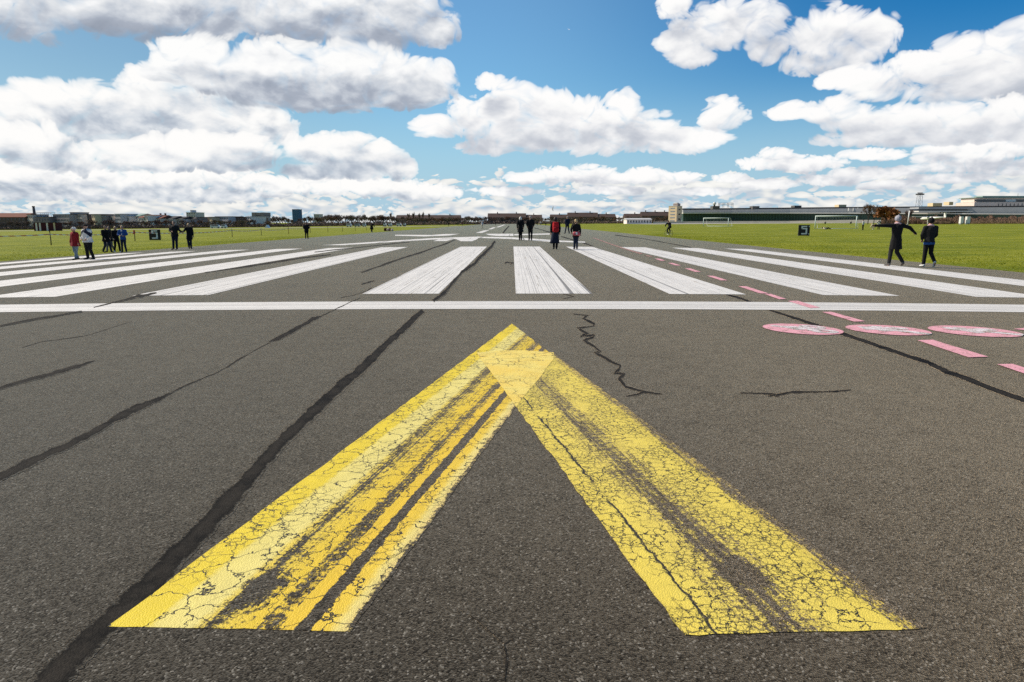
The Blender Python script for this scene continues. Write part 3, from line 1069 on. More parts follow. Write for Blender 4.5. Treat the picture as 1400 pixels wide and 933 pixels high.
SKIN = plain('skin', (.48, .27, .18), .55, .35, .08, 20)
BLK = cloth('black_cloth', (.012, .0115, .012))
CHAR = cloth('charcoal_cloth', (.021, .020, .020))
NAVY = cloth('navy_cloth', (.016, .021, .040))
JEANS = cloth('dark_denim', (.022, .030, .055))
JEANSL = cloth('pale_denim', (.20, .27, .30))
GREYT = cloth('grey_cloth', (.16, .16, .17))
RED = cloth('dark_red_cloth', (.24, .018, .022))
WHITE = cloth('white_cloth', (.66, .64, .60))
BLUE = cloth('blue_cloth', (.028, .085, .26))
PINKC = cloth('pale_pink_cloth', (.62, .42, .44))
CREAM = cloth('cream_cloth', (.62, .54, .36))
BOOT = plain('dark_leather', (.016, .013, .012), .5, .35, .2, 16)
BOOTG = plain('grey_leather', (.085, .075, .07), .6, .3, .2, 16)
SOLE = plain('white_rubber', (.70, .69, .66), .6, .3, .1, 16)
HAIRW = plain('white_hair', (.72, .69, .62), .7, .3, .15, 40)
HAIRB = plain('blond_hair', (.52, .38, .19), .6, .35, .2, 40)
HAIRD = plain('dark_hair', (.018, .013, .010), .55, .4, .2, 40)
HAIRG = plain('grey_hair', (.33, .31, .29), .6, .35, .2, 40)
HAIRR = plain('brown_hair', (.09, .045, .025), .6, .35, .2, 40)
WOOLG = cloth('grey_wool', (.34, .34, .38))
REDP = cloth('bright_red_nylon', (.50, .022, .028))
PINKB = plain('pinkish_red_leather', (.50, .09, .11), .5, .4, .15, 16)
EYE_M = plain('dark_eye', (.02, .015, .012), .3, .5, .05, 20)


def cap_seg(bm, p, q, rp, rq, n=10):
    """tapered limb with round ends; radii may be (across, depth) pairs"""
    p, q = Vector(p), Vector(q)
    d = (q - p)
    if d.length < 1e-5: return
    d.normalize()
    a = d.cross(Vector((0, 1, 0)))
    if a.length < .1: a = Vector((1, 0, 0))
    a.normalize()
    b = d.cross(a).normalized()
    P2 = lambda r: r if hasattr(r, '__len__') else (r, r)
    rp, rq = P2(rp), P2(rq)
    rings = []
    for k in range(-3, 0):
        t = pi / 2 * k / 3
        rings.append((p + d * (sin(t) * min(rp)), rp[0] * max(cos(t), .05), rp[1] * max(cos(t), .05)))
    rings.append((p, *rp)); rings.append((q, *rq))
    for k in range(1, 4):
        t = pi / 2 * k / 3
        rings.append((q + d * (sin(t) * min(rq)), rq[0] * max(cos(t), .05), rq[1] * max(cos(t), .05)))
    R = []
    for c, ra, rb in rings:
        R.append([bm.verts.new(c + a * (cos(2 * pi * i / n) * ra) + b * (sin(2 * pi * i / n) * rb)) for i in range(n)])
    for r0, r1 in zip(R, R[1:]):
        for i in range(n): bm.faces.new((r0[i], r0[(i + 1) % n], r1[(i + 1) % n], r1[i]))
    bm.faces.new(R[0][::-1]); bm.faces.new(R[-1])


def chain(bm, pts, rad):
    for (a, b, ra, rb) in zip(pts, pts[1:], rad, rad[1:]): cap_seg(bm, a, b, ra, rb)


def melt(bm, voxel, extra=None, smooth=2):
    """union of the pieces as one continuous skin (voxel remesh), then EXTRA pieces rooted inside it"""
    me = bpy.data.meshes.new('tmp'); 
    bmesh.ops.recalc_face_normals(bm, faces=bm.faces)
    bm.to_mesh(me); bm.free()
    t = bpy.data.objects.new('tmp', me); COL.objects.link(t)
    r = t.modifiers.new('r', 'REMESH'); r.mode = 'VOXEL'; r.voxel_size = voxel
    if smooth:
        sm = t.modifiers.new('s', 'SMOOTH'); sm.iterations = smooth; sm.factor = .5
    dg = bpy.context.evaluated_depsgraph_get()
    m2 = bpy.data.meshes.new_from_object(t.evaluated_get(dg))
    bpy.data.objects.remove(t); bpy.data.meshes.remove(me)
    b2 = bmesh.new(); b2.from_mesh(m2); bpy.data.meshes.remove(m2)
    if extra: extra(b2)
    return b2


def shift_mesh(bm, f):
    for v in bm.verts: v.co = f(v.co)


def person(label, foot, top, rz, pose=None, group=None, coat=BLK, coat_len=.80, flare=1.0, legs=JEANS, shoes=BOOT, hair=HAIRD, hair_kind='short', hat=None, hat_kind='beanie', scarf=None,
           skirt=None, gloves=None, build=1.0, fine=True, hem=None, scale_h=None, yoke=None, shirt=None, at_point=None):
    """a figure in metres, facing +Y before it is turned by rz; FOOT is the photo pixel under it, TOP the photo row of the crown of its head"""
    if at_point is None:
        P = gnd(*foot)
        Ht = (at(foot[0], top, P.y).z - P.z)
    else:
        P, Ht = at_point, scale_h
    J = dict(pelvis=(0, 0, .95), waist=(0, .01, 1.10), chest=(0, 0, 1.30), neck0=(0, -.01, 1.46), neck=(0, .01, 1.53), head=(0, .03, 1.635),
             sl=(-.185, 0, 1.425), el=(-.235, -.03, 1.15), wl=(-.235, .05, .92), sr=(.185, 0, 1.425), er=(.235, -.03, 1.15), wr=(.235, .05, .92),
             hl=(-.09, 0, .92), kl=(-.10, .02, .50), al=(-.10, -.02, .09), hr=(.09, 0, .92), kr=(.10, .02, .50), ar=(.10, -.02, .09), tl=None, tr=None)
    J.update(pose or {})
    J = {k: (Vector(v) if v is not None else None) for k, v in J.items()}
    for s in 'lr':
        if J['t' + s] is None: J['t' + s] = J['a' + s] + Vector((-.02 if s == 'l' else .02, .17, -.055))
    k = Ht / (1.635 + .125)
    root = thing('person', label, 'person', P, rz, group)
    root.scale = (k * (build ** .5), k * (build ** .5), k)
    vox = .016 if fine else .026
    W = build
    hand = {}
    for s in 'lr':
        d = (J['w' + s] - J['e' + s]).normalized()
        hand[s] = (J['w' + s], J['w' + s] + d * .085, d)
    # body: one skin, fingers and thumb rooted in the palms
    bm = bmesh.new()
    chain(bm, [J['pelvis'], J['waist'], J['chest'], J['neck0']], [(.155, .11), (.135, .095), (.165, .11), (.09, .07)])
    cap_seg(bm, J['neck0'], J['head'], .058, .055)
    hd = J['head']
    ball(bm, hd + Vector((0, -.008, .018)), (.076, .095, .103))
    ball(bm, hd + Vector((0, .028, -.045)), (.058, .062, .070))
    cap_seg(bm, hd + Vector((0, .088, .012)), hd + Vector((0, .104, -.022)), .010, .017, 6)
    for sg in (-1, 1):
        ball(bm, hd + Vector((sg * .078, -.01, -.005)), (.014, .026, .034), 1)
    for s in 'lr':
        chain(bm, [J['s' + s], J['e' + s], J['w' + s]], [.052, .042, .030])
        a, b, d = hand[s]
        cap_seg(bm, a, b, (.030, .018), (.040, .016))
        chain(bm, [J['h' + s], J['k' + s], J['a' + s]], [.085, .058, .042])
        cap_seg(bm, J['a' + s] - Vector((0, .03, .035)), J['t' + s], .038, .032)
    cap_seg(bm, J['sl'], J['sr'], .065, .065)

    def fingers(b2):
        for s in 'lr':
            a, b, d = hand[s]
            side = d.cross(Vector((0, 1, 0)))
            if side.length < .2: side = d.cross(Vector((0, 0, 1)))
            side.normalize()
            pl = d.cross(side).normalized()
            for i, ln in enumerate((.060, .072, .068, .052)):
                o = b - d * .012 + side * (-.030 + .020 * i)
                m1 = o + d * ln * .55 + pl * .006
                chain(b2, [o, m1, m1 + d * ln * .38 + pl * .022], [.0095, .0085, .007])
            o = a + d * .03 + side * -.028
            chain(b2, [o, o + d * .035 - side * .022 + pl * .01, o + d * .062 - side * .026 + pl * .02], [.0115, .010, .008])
    body = obj('body', melt(bm, vox, fingers if fine else None), SKIN, root, True)
    if fine:
        for sg in (-1, 1):
            bm = bmesh.new(); ball(bm, hd + Vector((sg * .030, .083, .012)), (.012, .007, .007), 1)
            obj('eye', bm, EYE_M, root, True)
        bm = bmesh.new(); cap_seg(bm, hd + Vector((-.020, .085, -.058)), hd + Vector((.020, .085, -.058)), .005, .005, 6)
        obj('mouth', bm, plain('lips', (.34, .13, .11), .5, .3, .05, 20), root, True)
    # trousers
    bm = bmesh.new()
    chain(bm, [J['pelvis'] + Vector((0, 0, .08)), J['pelvis'], (J['hl'] + J['hr']) / 2 - Vector((0, 0, .03))], [(.150 * W, .115 * W), (.172 * W, .128 * W), (.165 * W, .12 * W)])
    for s in 'lr':
        chain(bm, [J['h' + s], J['k' + s], J['a' + s] + (J['k' + s] - J['a' + s]).normalized() * .03], [.102 * W, .074, .062])
    obj('trousers', melt(bm, vox), legs, root, True)
    # shoes
    for s in 'lr':
        bm = bmesh.new()
        a, t = J['a' + s], J['t' + s]
        cap_seg(bm, a + (J['k' + s] - a).normalized() * .05, a - Vector((0, 0, .01)), .055, .052)
        f = (t - a); f.normalize()
        cap_seg(bm, a - f * .035 + Vector((0, 0, -.035)), t, .046, (.046, .034))
        sh = obj('shoe', melt(bm, vox * .8, smooth=1), shoes, root, True)
        if shoes is SOLE: pass
    # coat: torso, hem and sleeves as one garment
    bm = bmesh.new()
    hemz = coat_len
    pel = J['pelvis']
    lo = Vector((pel.x * .9, pel.y, hemz))
    chain(bm, [J['neck0'] - Vector((0, 0, .03)), J['chest'] + Vector((0, 0, .05)), J['waist'], pel + Vector((0, 0, max(0, hemz - pel.z))) if hemz > pel.z else pel],
          [(.12, .10), (.205 * W, .145 * W), (.168 * W, .130 * W), (.185 * W, .140 * W)])
    if hemz < pel.z:
        chain(bm, [pel, lo], [(.185 * W, .140 * W), (.205 * W * flare, .16 * W * flare)])
    cap_seg(bm, J['sl'], J['sr'], .082, .082)
    for s in 'lr':
        chain(bm, [J['s' + s], J['e' + s], J['w' + s] + (J['e' + s] - J['w' + s]).normalized() * .03], [.078 * W ** .5, .066, .052])
    b2 = melt(bm, vox)
    if hemz > .3:
        cut = bmesh.ops.bisect_plane(b2, geom=b2.verts[:] + b2.edges[:] + b2.faces[:], plane_co=(0, 0, hemz), plane_no=(0, 0, 1), clear_inner=True)
        bmesh.ops.holes_fill(b2, edges=[e for e in cut['geom_cut'] if isinstance(e, bmesh.types.BMEdge)], sides=0)
    co = obj('jacket' if hemz > .70 else 'coat', b2, coat, root, True)
    if yoke:
        # a second colour across the chest, shoulders and one sleeve: a panel a little proud of the jacket
        co.data.materials.append(yoke)
        for p in co.data.polygons:
            c = p.center
            if c.z > 1.12 and (.26 < (c.z - 1.12) + abs(c.x + .02) * .9 < .44 or c.x > .19 and c.z < 1.30): p.material_index = 1
    if shirt:
        bm = bmesh.new(); cap_seg(bm, J['chest'] + Vector((.01, .105, .12)), J['waist'] + Vector((.01, .10, .0)), (.055, .03), (.06, .03))
        obj('shirt', bm, shirt, root, True)
    if hem:
        bm = bmesh.new()
        n = 24; zz0, zz1 = hemz - .085, hemz + .01
        for z in (zz0, zz1): pass
        r0 = [bm.verts.new((pel.x + .192 * W * cos(2 * pi * i / n), pel.y + .148 * W * sin(2 * pi * i / n), zz0)) for i in range(n)]
        r1 = [bm.verts.new((pel.x + .190 * W * cos(2 * pi * i / n), pel.y + .146 * W * sin(2 * pi * i / n), zz1)) for i in range(n)]
        for i in range(n): bm.faces.new((r0[i], r0[(i + 1) % n], r1[(i + 1) % n], r1[i]))
        bm.faces.new(r0); bm.faces.new(r1)
        obj('shirt_hem', bm, hem, root, True)
    if skirt:
        bm = bmesh.new(); n = 28
        zs = [1.02, .80, .55, skirt[1]]; rr = [.165, .20, .225, .26]
        R = []
        for z, r in zip(zs, rr):
            R.append([bm.verts.new((pel.x + (r + .018 * sin(i * 2.2) * (1.02 - z) * 2) * cos(2 * pi * i / n) - .05 * (1 - z), pel.y + (r * .8 + .012 * sin(i * 3.1)) * sin(2 * pi * i / n), z + .02 * sin(i * 1.3) * (z < .5))) for i in range(n)])
        for a, b in zip(R, R[1:]):
            for i in range(n): bm.faces.new((a[i], a[(i + 1) % n], b[(i + 1) % n], b[i]))
        bm.faces.new(R[0]); bm.faces.new(R[-1])
        obj('skirt', bm, skirt[0], root, True)
    # hair
    bm = bmesh.new()
    rnd = random.Random(len(label))
    if hair_kind != 'none':
        ball(bm, hd + Vector((0, -.022, .036)), (.085, .094, .098))
        if hair_kind == 'bob':
            ball(bm, hd + Vector((0, -.05, -.01)), (.092, .075, .12))
            for sg in (-1, 1): cap_seg(bm, hd + Vector((sg * .072, -.02, .03)), hd + Vector((sg * .078, -.02, -.10)), .034, .026)
        if hair_kind == 'curly':
            for _ in range(34):
                v = Vector((rnd.gauss(0, 1), rnd.gauss(-.4, .9), rnd.gauss(.4, .8))).normalized()
                ball(bm, hd + Vector((0, -.02, .03)) + Vector((v.x * .092, v.y * .098, v.z * .10)), rnd.uniform(.024, .036), 1)
        if hair_kind == 'long':
            cap_seg(bm, hd + Vector((0, -.06, .02)), hd + Vector((0, -.10, -.20)), (.085, .05), (.095, .035))
        obj('hair', melt(bm, .012 if fine else .02, smooth=1), hair, root, True)
    if hat:
        bm = bmesh.new()
        if hat_kind == 'beanie':
            ball(bm, hd + Vector((0, -.018, .050)), (.100, .112, .102))
            cap_seg(bm, hd + Vector((0, -.02, .035)), hd + Vector((0, -.02, .055)), (.107, .118), (.107, .118))
            if hat_kind == 'beanie': cap_seg(bm, hd + Vector((0, -.03, .12)), hd + Vector((0, -.045, .165)), .04, .022)
        else:
            ball(bm, hd + Vector((0, -.01, .055)), (.098, .110, .075))
            cap_seg(bm, hd + Vector((0, .06, .052)), hd + Vector((0, .155, .038)), (.075, .010), (.055, .008))
        obj('hat', melt(bm, .012 if fine else .02, smooth=1), hat, root, True)
    if scarf:
        bm = bmesh.new(); nk = J['neck'] + Vector((0, -.005, -.02))
        pts = [nk + Vector((.085 * cos(t), .085 * sin(t), .012 * sin(2 * t))) for t in [2 * pi * i / 14 for i in range(15)]]
        tube(bm, pts, .034, 8)
        ball(bm, nk + Vector((.01, .09, -.02)), (.05, .035, .05), 1)
        obj('scarf', melt(bm, .014, smooth=1), scarf, root, True)
    if gloves:
        for s in 'lr':
            a, b, d = hand[s]
            bm = bmesh.new()
            cap_seg(bm, a - d * .02, b, .042, (.048, .03)); cap_seg(bm, b, b + d * .075, (.048, .028), (.035, .022))
            side = d.cross(Vector((0, 1, 0))); side = side.normalized() if side.length > .2 else Vector((0, 0, 1))
            cap_seg(bm, a + d * .03, a + d * .075 - side * .055, .022, .016)
            obj('glove', melt(bm, .012, smooth=1), gloves, root, True)
    root['_k'] = k
    return root


def local(root, v):
    """a point given in a figure's own metres, in the world"""
    c, s = cos(root.rotation_euler.z), sin(root.rotation_euler.z)
    x, y, z = v[0] * root.scale[0], v[1] * root.scale[1], v[2] * root.scale[2]
    return Vector((root.location.x + c * x - s * y, root.location.y + s * x + c * y, root.location.z + z))


AWAY, TOWARDS = 0.0, pi
walk_l = dict(hl=(-.09, .0, .92), kl=(-.10, .16, .52), al=(-.10, .26, .10), kr=(.10, .02, .49), ar=(.10, -.24, .13), tr=(.11, -.12, .04), el=(-.24, -.12, 1.17), wl=(-.23, -.12, .93), er=(.24, .06, 1.17), wr=(.22, .20, .97))
walk_r = dict(kr=(.10, .16, .52), ar=(.10, .26, .10), kl=(-.10, .02, .49), al=(-.10, -.24, .13), tl=(-.11, -.12, .04), er=(.24, -.12, 1.17), wr=(.23, -.12, .93), el=(-.24, .06, 1.17), wl=(-.22, .20, .97))
stand = dict()

# the two nearest walkers, beside the grass
armsout = dict(sl=(-.19, 0, 1.43), el=(-.46, .02, 1.435), wl=(-.70, .05, 1.43), sr=(.19, 0, 1.43), er=(.45, .0, 1.36), wr=(.64, .05, 1.22),
               kl=(-.15, .02, .50), al=(-.22, -.04, .09), kr=(.12, .10, .50), ar=(.26, -.10, .14), tr=(.31, .04, .05), hl=(-.10, 0, .92), hr=(.10, 0, .92))
p = person('woman in a grey beanie and long black coat walking with both arms stretched out', (1222, 364), 295.6, AWAY + .05, armsout, None, BLK, .60, 1.12, CHAR, BOOTG, HAIRD, 'none', WOOLG, 'beanie', PINKC, gloves=BLK)
w1 = p
p = person('person in black beanie and charcoal jacket with blue hem, walking by the grass', (1267, 365.3), 298.5, AWAY - .08,
           dict(kl=(-.10, .02, .50), al=(-.12, .02, .09), kr=(.10, .02, .52), ar=(.13, -.26, .20), tr=(.14, -.20, .05), el=(-.25, .04, 1.16), wl=(-.17, .18, 1.0), er=(.24, .06, 1.16), wr=(.17, .19, 1.02), hl=(-.09, 0, .92)),
           None, CHAR, .90, 1.0, BLK, SOLE, HAIRD, 'none', BLK, 'beanie', PINKC, hem=BLUE)

# four walkers beyond the arrowhead
p1 = person('woman with white blond hair in a black coat walking beside a grey haired man', (711.5, 328.8), 296.3, AWAY, dict(walk_l, kl=(-.07, .08, .5), al=(-.06, .12, .09), ar=(.07, -.10, .09), kr=(.07, 0, .49), tr=None), None, BLK, .62, 1.2, BLK, BOOT, HAIRW, 'bob')
p2 = person('grey haired man all in black walking beside a white blond woman', (725, 328.8), 295.2, AWAY, dict(kl=(-.08, .06, .5), al=(-.08, .06, .09), ar=(.08, -.06, .09), el=(-.27, .0, 1.18), wl=(-.21, .14, 1.0), er=(.27, 0, 1.18), wr=(.21, .14, 1.0)), None, BLK, .84, 1.0, BLK, BOOT, HAIRG, 'short')
p3 = person('woman with dark hair in a long dark skirt carrying a red backpack', (759, 341.2), 296.6, AWAY, dict(kl=(-.07, .06, .5), al=(-.07, .08, .09), ar=(.07, -.06, .09)), None, BLK, .84, 1.0, BLK, BOOT, HAIRD, 'bob', skirt=(NAVY, .34))
p4 = person('fair haired woman in dark jeans and black jacket with a pinkish red hip bag', (787, 341.2), 300.2, AWAY, dict(kl=(-.07, .06, .5), al=(-.07, .08, .09), ar=(.07, -.06, .09), kr=(.07, 0, .49), er=(.25, -.02, 1.16), wr=(.27, .02, .93), el=(-.28, 0, 1.18), wl=(-.24, .14, 1.02)), None, BLK, .74, 1.05, JEANS, BOOT, HAIRB, 'curly')
p5 = person('grey haired man in dark jacket and jeans striding away near the pink line', (775.5, 319.8), 295.8, AWAY + .2, dict(walk_l, kl=(-.14, .05, .5), al=(-.22, .05, .09), kr=(.12, .0, .5), ar=(.20, -.05, .09), tr=None), None, NAVY, .84, 1.0, JEANS, BOOT, HAIRG, 'short')


def add(o, name, bm, mat): return obj(name, bm, mat, o, True)


def backpack(pr, label):
    P = local(pr, (0, -.235, 1.20))
    r = thing('backpack', label, 'backpack', P, pr.rotation_euler.z)
    bm = bmesh.new(); box(bm, (0, 0, 0), (.30, .17, .46), bev=.05); add(r, 'bag', bm, REDP)
    bm = bmesh.new(); box(bm, (0, -.105, -.09), (.23, .07, .20), bev=.025); add(r, 'front_pocket', bm, cloth('dark_red_nylon', (.33, .016, .02)))
    bm = bmesh.new(); box(bm, (0, -.02, .235), (.27, .16, .05), bev=.02); add(r, 'flap', bm, REDP)
    for sg in (-1, 1):
        bm = bmesh.new(); tube(bm, [(sg * .10, .06, .22), (sg * .12, .16, .26), (sg * .13, .26, .20), (sg * .13, .33, .05), (sg * .12, .22, -.15), (sg * .11, .06, -.2)], .018, 6); add(r, 'strap', bm, REDP)
    return r


backpack(p3, 'bright red backpack worn by the woman in the long skirt')
P = local(p4, (.02, -.19, .93))
r = thing('handbag', 'pinkish red bag on the hip of the woman in dark jeans', 'bag', P, 0)
bm = bmesh.new(); box(bm, (0, 0, 0), (.36, .10, .20), bev=.04); add(r, 'bag', bm, PINKB)
bm = bmesh.new(); box(bm, (0, -.055, .02), (.09, .02, .12), bev=.008); add(r, 'buckle', bm, SOLE)
bm = bmesh.new(); tube(bm, [(-.16, .02, .08), (-.20, .06, .34), (-.12, .10, .50), (.02, .16, .56)], .012, 6); add(r, 'strap', bm, BOOT)

# strollers on the tape fence side
person('white haired woman in a dark red jacket and pale jeans', (105.5, 355.3), 310.8, TOWARDS - .5, dict(kl=(-.09, .05, .5), al=(-.08, .10, .09), kr=(.09, .03, .5), ar=(.09, -.10, .10), el=(-.27, .02, 1.16), wl=(-.31, .05, .93), er=(.27, .02, 1.16), wr=(.31, .06, .93)), None, RED, .74, 1.12, JEANSL, BOOT, HAIRW, 'curly', build=1.25)
person('man in a black cap and white jacket with a navy band, striding with legs apart', (122.5, 355.0), 306.2, TOWARDS - .35, dict(kl=(-.16, .04, .50), al=(-.28, .02, .09), kr=(.08, .02, .50), ar=(.06, .02, .09), el=(-.24, .05, 1.16), wl=(-.16, .18, 1.04), er=(.24, .05, 1.16), wr=(.16, .18, 1.04), hl=(-.1, 0, .92)), None, WHITE, .86, 1.0, BLK, BOOT, HAIRG, 'short', BLK, 'cap', build=1.3, yoke=NAVY)
person('person in dark coat and blue jeans stepping out before a cluster of friends', (146.8, 345.6), 308.6, TOWARDS + 1.1, walk_l, 'friends walking in a cluster', BLK, .74, 1.1, JEANS, BOOT, HAIRR, 'short', build=1.15)
person('person in grey trousers and black coat inside a cluster of friends', (152.2, 345.0), 309.6, TOWARDS - .2, walk_r, 'friends walking in a cluster', BLK, .76, 1.1, GREYT, BOOT, HAIRD, 'long')
person('fair haired person in black next to the one in a blue jacket', (160.6, 345.4), 309.4, TOWARDS + .8, dict(walk_l, el=(-.25, .06, 1.2), wl=(-.10, .16, 1.22)), 'friends walking in a cluster', BLK, .80, 1.0, BLK, SOLE, HAIRB, 'long')
person('person in bright blue jacket and white shirt at the end of a cluster', (170, 345.2), 308.4, TOWARDS + .2, dict(kl=(-.10, .06, .5), al=(-.15, .05, .09), kr=(.10, 0, .5), ar=(.13, -.05, .09), el=(-.27, .04, 1.18), wl=(-.15, .17, 1.12), er=(.27, .04, 1.18), wr=(.15, .17, 1.12)), 'friends walking in a cluster', BLUE, .84, 1.0, JEANS, BOOT, HAIRB, 'short', shirt=WHITE)
reach = dict(el=(-.30, .02, 1.20), wl=(-.46, .08, 1.10), kl=(-.09, .03, .5), al=(-.08, .02, .09), kr=(.09, 0, .5), ar=(.08, 0, .09), er=(.24, .06, 1.18), wr=(.10, .17, 1.13))
person('man in a dark jacket standing and holding a woman by the hand', (240.5, 341.4), 302.6, TOWARDS, dict(reach, ar=(.14, 0, .09), kr=(.11, 0, .5), wl=(-.47, .10, 1.12)), None, CHAR, .84, 1.0, NAVY, BOOT, HAIRR, 'short', build=1.15)
person('woman in a black coat reaching out a hand to the man beside her', (260.2, 340.4), 305.4, TOWARDS + .5, dict(er=(.30, .06, 1.24), wr=(.52, .20, 1.17), kl=(-.07, .03, .5), al=(-.06, .06, .09), ar=(.06, -.04, .09)), None, BLK, .66, 1.1, NAVY, BOOT, HAIRB, 'bob')
person('man in a black coat standing alone at the grass edge', (419.5, 326.6), 303.6, AWAY + .2, dict(kl=(-.09, .03, .5), al=(-.11, .02, .09), ar=(.11, 0, .09), el=(-.27, .02, 1.18), wl=(-.20, .16, 1.05), er=(.27, .02, 1.18), wr=(.20, .16, 1.05)), None, BLK, .78, 1.05, BLK, BOOT, HAIRD, 'short', build=1.15)
person('white haired person bending in a wide black coat near small bags', (508.3, 317.8), 303.2, TOWARDS + 1.2, dict(chest=(0, .12, 1.26), neck0=(0, .20, 1.40), neck=(0, .23, 1.46), head=(0, .28, 1.56), sl=(-.185, .15, 1.36), sr=(.185, .15, 1.36), el=(-.24, .26, 1.10), wl=(-.2, .34, .90), er=(.24, .26, 1.10), wr=(.2, .34, .9)), None, BLK, .50, 1.35, BLK, SOLE, HAIRW, 'short', build=1.3, fine=False)

# people far along the runway
far = [(613.5, 309.6, 301.0, 'person in a black coat far down the runway beside the field corner', BLK, JEANS, HAIRD), (626.3, 308.6, 302.2, 'person in dark green far down the runway, first of a loose pair', cloth('bottle_green_cloth', (.015, .035, .025)), BLK, HAIRD),
       (632.2, 308.4, 302.4, 'person in dark red far down the runway, second of a loose pair', cloth('wine_red_cloth', (.10, .018, .02)), BLK, HAIRD), (650.8, 307.8, 303.0, 'person in sandy brown far down the runway under the pale trees', cloth('sand_cloth', (.26, .17, .10)), GREYT, HAIRB),
       (659.2, 312.6, 302.2, 'man in a white shirt and black vest running far down the runway', WHITE, CREAM, HAIRD), (677.5, 308.0, 303.0, 'person in black pushing something far down the middle of the runway', BLK, BLK, HAIRD),
       (734.5, 308.2, 302.4, 'person in dark clothes far beyond the couple in black', CHAR, BLK, HAIRD), (739.3, 308.0, 302.2, 'person in a white jacket far beyond the couple in black', WHITE, BLK, HAIRD), (746.2, 308.6, 301.6, 'person in black standing far off next to the red backpack in view', BLK, BLK, HAIRR),
       (802.0, 306.8, 301.8, 'person in dark clothes standing far out on the grass beyond the fair haired woman', CHAR, CHAR, HAIRD)]
for i, (fx, fy, ty, lab, c1, c2, hr_) in enumerate(far):
    P_ = gnd(fx, fy)
    person(lab, (fx, fy), ty, (AWAY, TOWARDS, .8)[i % 3], (walk_l, walk_r, stand)[i % 3], 'people far down the runway', c1, .8, 1.0, c2, BOOT, hr_, 'short', fine=False, at_point=P_, scale_h=min(1.86, max(1.6, (at(fx, ty, P_.y).z - P_.z))))
# ------------------------------------------------------------------ things on the field
M_BLACK = plain('black_sign_paint', (.012, .012, .013), .5, .35, .15, 3)
M_SIGNW = plain('white_sign_paint', (.82, .81, .78), .6, .3, .1, 3)
M_STEEL = plain('galvanised_steel', (.36, .37, .37), .45, .5, .15, 8, metal=.4)
M_GOAL = plain('pale_goal_paint', (.62, .72, .68), .5, .4, .08, 8)
M_DKMET = plain('dark_metal', (.035, .036, .038), .55, .4, .2, 4)


def px_m(Y): return Y / F


def marker_sign(cx, base, label, squares, tilt):
    P = gnd(cx, base)
    k = px_m(P.y) / cos(0)
    w_, h_ = 14.6 * k, 14.2 * k
    r = thing('distance_sign', label, 'sign', P, tilt)
    bm = bmesh.new(); box(bm, (0, 0, h_ / 2 + .03), (w_, .10, h_), bev=.012); obj('board', bm, M_BLACK, r)
    bm = bmesh.new()
    # block figure 5
    for (x0_, x1_, z0, z1) in ((-.26, .25, .80, .91), (-.26, -.12, .60, .80), (-.26, .13, .60, .71), (.13, .27, .12, .71), (-.25, .13, .12, .24)):
        box(bm, ((x0_ + x1_) / 2 * w_, -.058, (z0 + z1) / 2 * h_ + .03), ((x1_ - x0_) * w_, .012, (z1 - z0) * h_))
    obj('numeral', bm, M_SIGNW, r)
    if squares:
        for z in (.86, .16):
            bm = bmesh.new(); box(bm, (.43 * w_, -.056, z * h_ + .03), (.08 * w_, .008, .10 * h_)); obj('corner_mark', bm, M_SIGNW, r)
    for sx in (-.4, .4):
        bm = bmesh.new(); box(bm, (sx * w_, .02, -.02), (.06, .06, .12)); obj('leg', bm, M_STEEL, r)
        bm = bmesh.new(); tube(bm, [(sx * w_, .05, h_ * .75), (sx * w_, .75, .02)], .02, 6); obj('stay', bm, M_STEEL, r)
    return r


marker_sign(212.3, 328.6, 'black square sign with a pale number 5, behind the strollers near the tape fence', False, .12)
marker_sign(1098.7, 322.6, 'black square sign with a pale number 5 and two small white corner squares', True, -.15)

# the barrier tape and its thin posts
POST = plain('weathered_post', (.06, .05, .04), .8, .2, .25, 6)
TAPER = newmat('barrier_tape')
u_, v_, _z = split(X(node('ShaderNodeUVMap').outputs[0]))
st = sstep(.47, .53, M('FRACT', u_ + v_ * .2))
surface(mixc(st, (.80, .78, .74), (.66, .22, .17)), .5, .35)
posts = [(-60, 338.5, 319.5), (70, 335.4, 316.8), (184.6, 329.8, 314.6), (317.5, 324.2, 312.8), (357.3, 321.9, 312.2), (394.5, 319.8, 310.8), (424.2, 318.6, 310.2), (448.3, 317.4, 310), (468.2, 316.6, 310.4), (485.6, 315.8, 310.6), (501, 315.2, 310.9)]
PG = 'thin posts of the barrier tape'
PL = ['outside the picture', 'slim dark post on the grass nearest the red and white striped booth', 'dark post with a red rag at the top beside the friends', 'first slim post on the grass past the couple holding hands', 'second slim post on the grass past the couple holding hands',
      'rusty reddish post on the grass just before the lone man in black', 'slim post on the grass just behind the lone man in black']
tops = []
for i, (x, yb, yt) in enumerate(posts):
    P = gnd(x, yb); T_ = at(x, yt, P.y)
    h_ = T_.z - P.z
    if i:
        lab = PL[i] if i < len(PL) else 'slim dark post in the row between the lone man and the wide coated person'
        r = thing('fence_post', lab, 'post', P, 0, PG if i >= len(PL) else None)
        bm = bmesh.new(); tube(bm, [(0, 0, -.1), (.02, 0, h_ * .5), (.0, .01, h_)], [.045, .04, .035], 7); obj('stake', bm, plain('rusty_post', (.24, .09, .04), .8, .2, .25, 6) if i == 5 else POST, r, True)
        if i == 2:
            bm = bmesh.new(); box(bm, (0, -.01, h_ - .22), (.17, .12, .42), bev=.03); box(bm, (-.10, -.02, h_ - .3), (.12, .05, .2), rz=.4); obj('rag', bm, plain('red_rag', (.5, .09, .06), .8, .2, .2, 8), r)
        else:
            bm = bmesh.new(); tube(bm, [(0, 0, h_ - .04), (0, 0, h_ + .05)], .05, 8); obj('cap', bm, M_SIGNW if i in (3, 4) else POST, r)
    tops.append(P + Vector((0, 0, h_ * .80)))
bm = bmesh.new(); lay = bm.loops.layers.uv.new('uv')
acc = 0.0
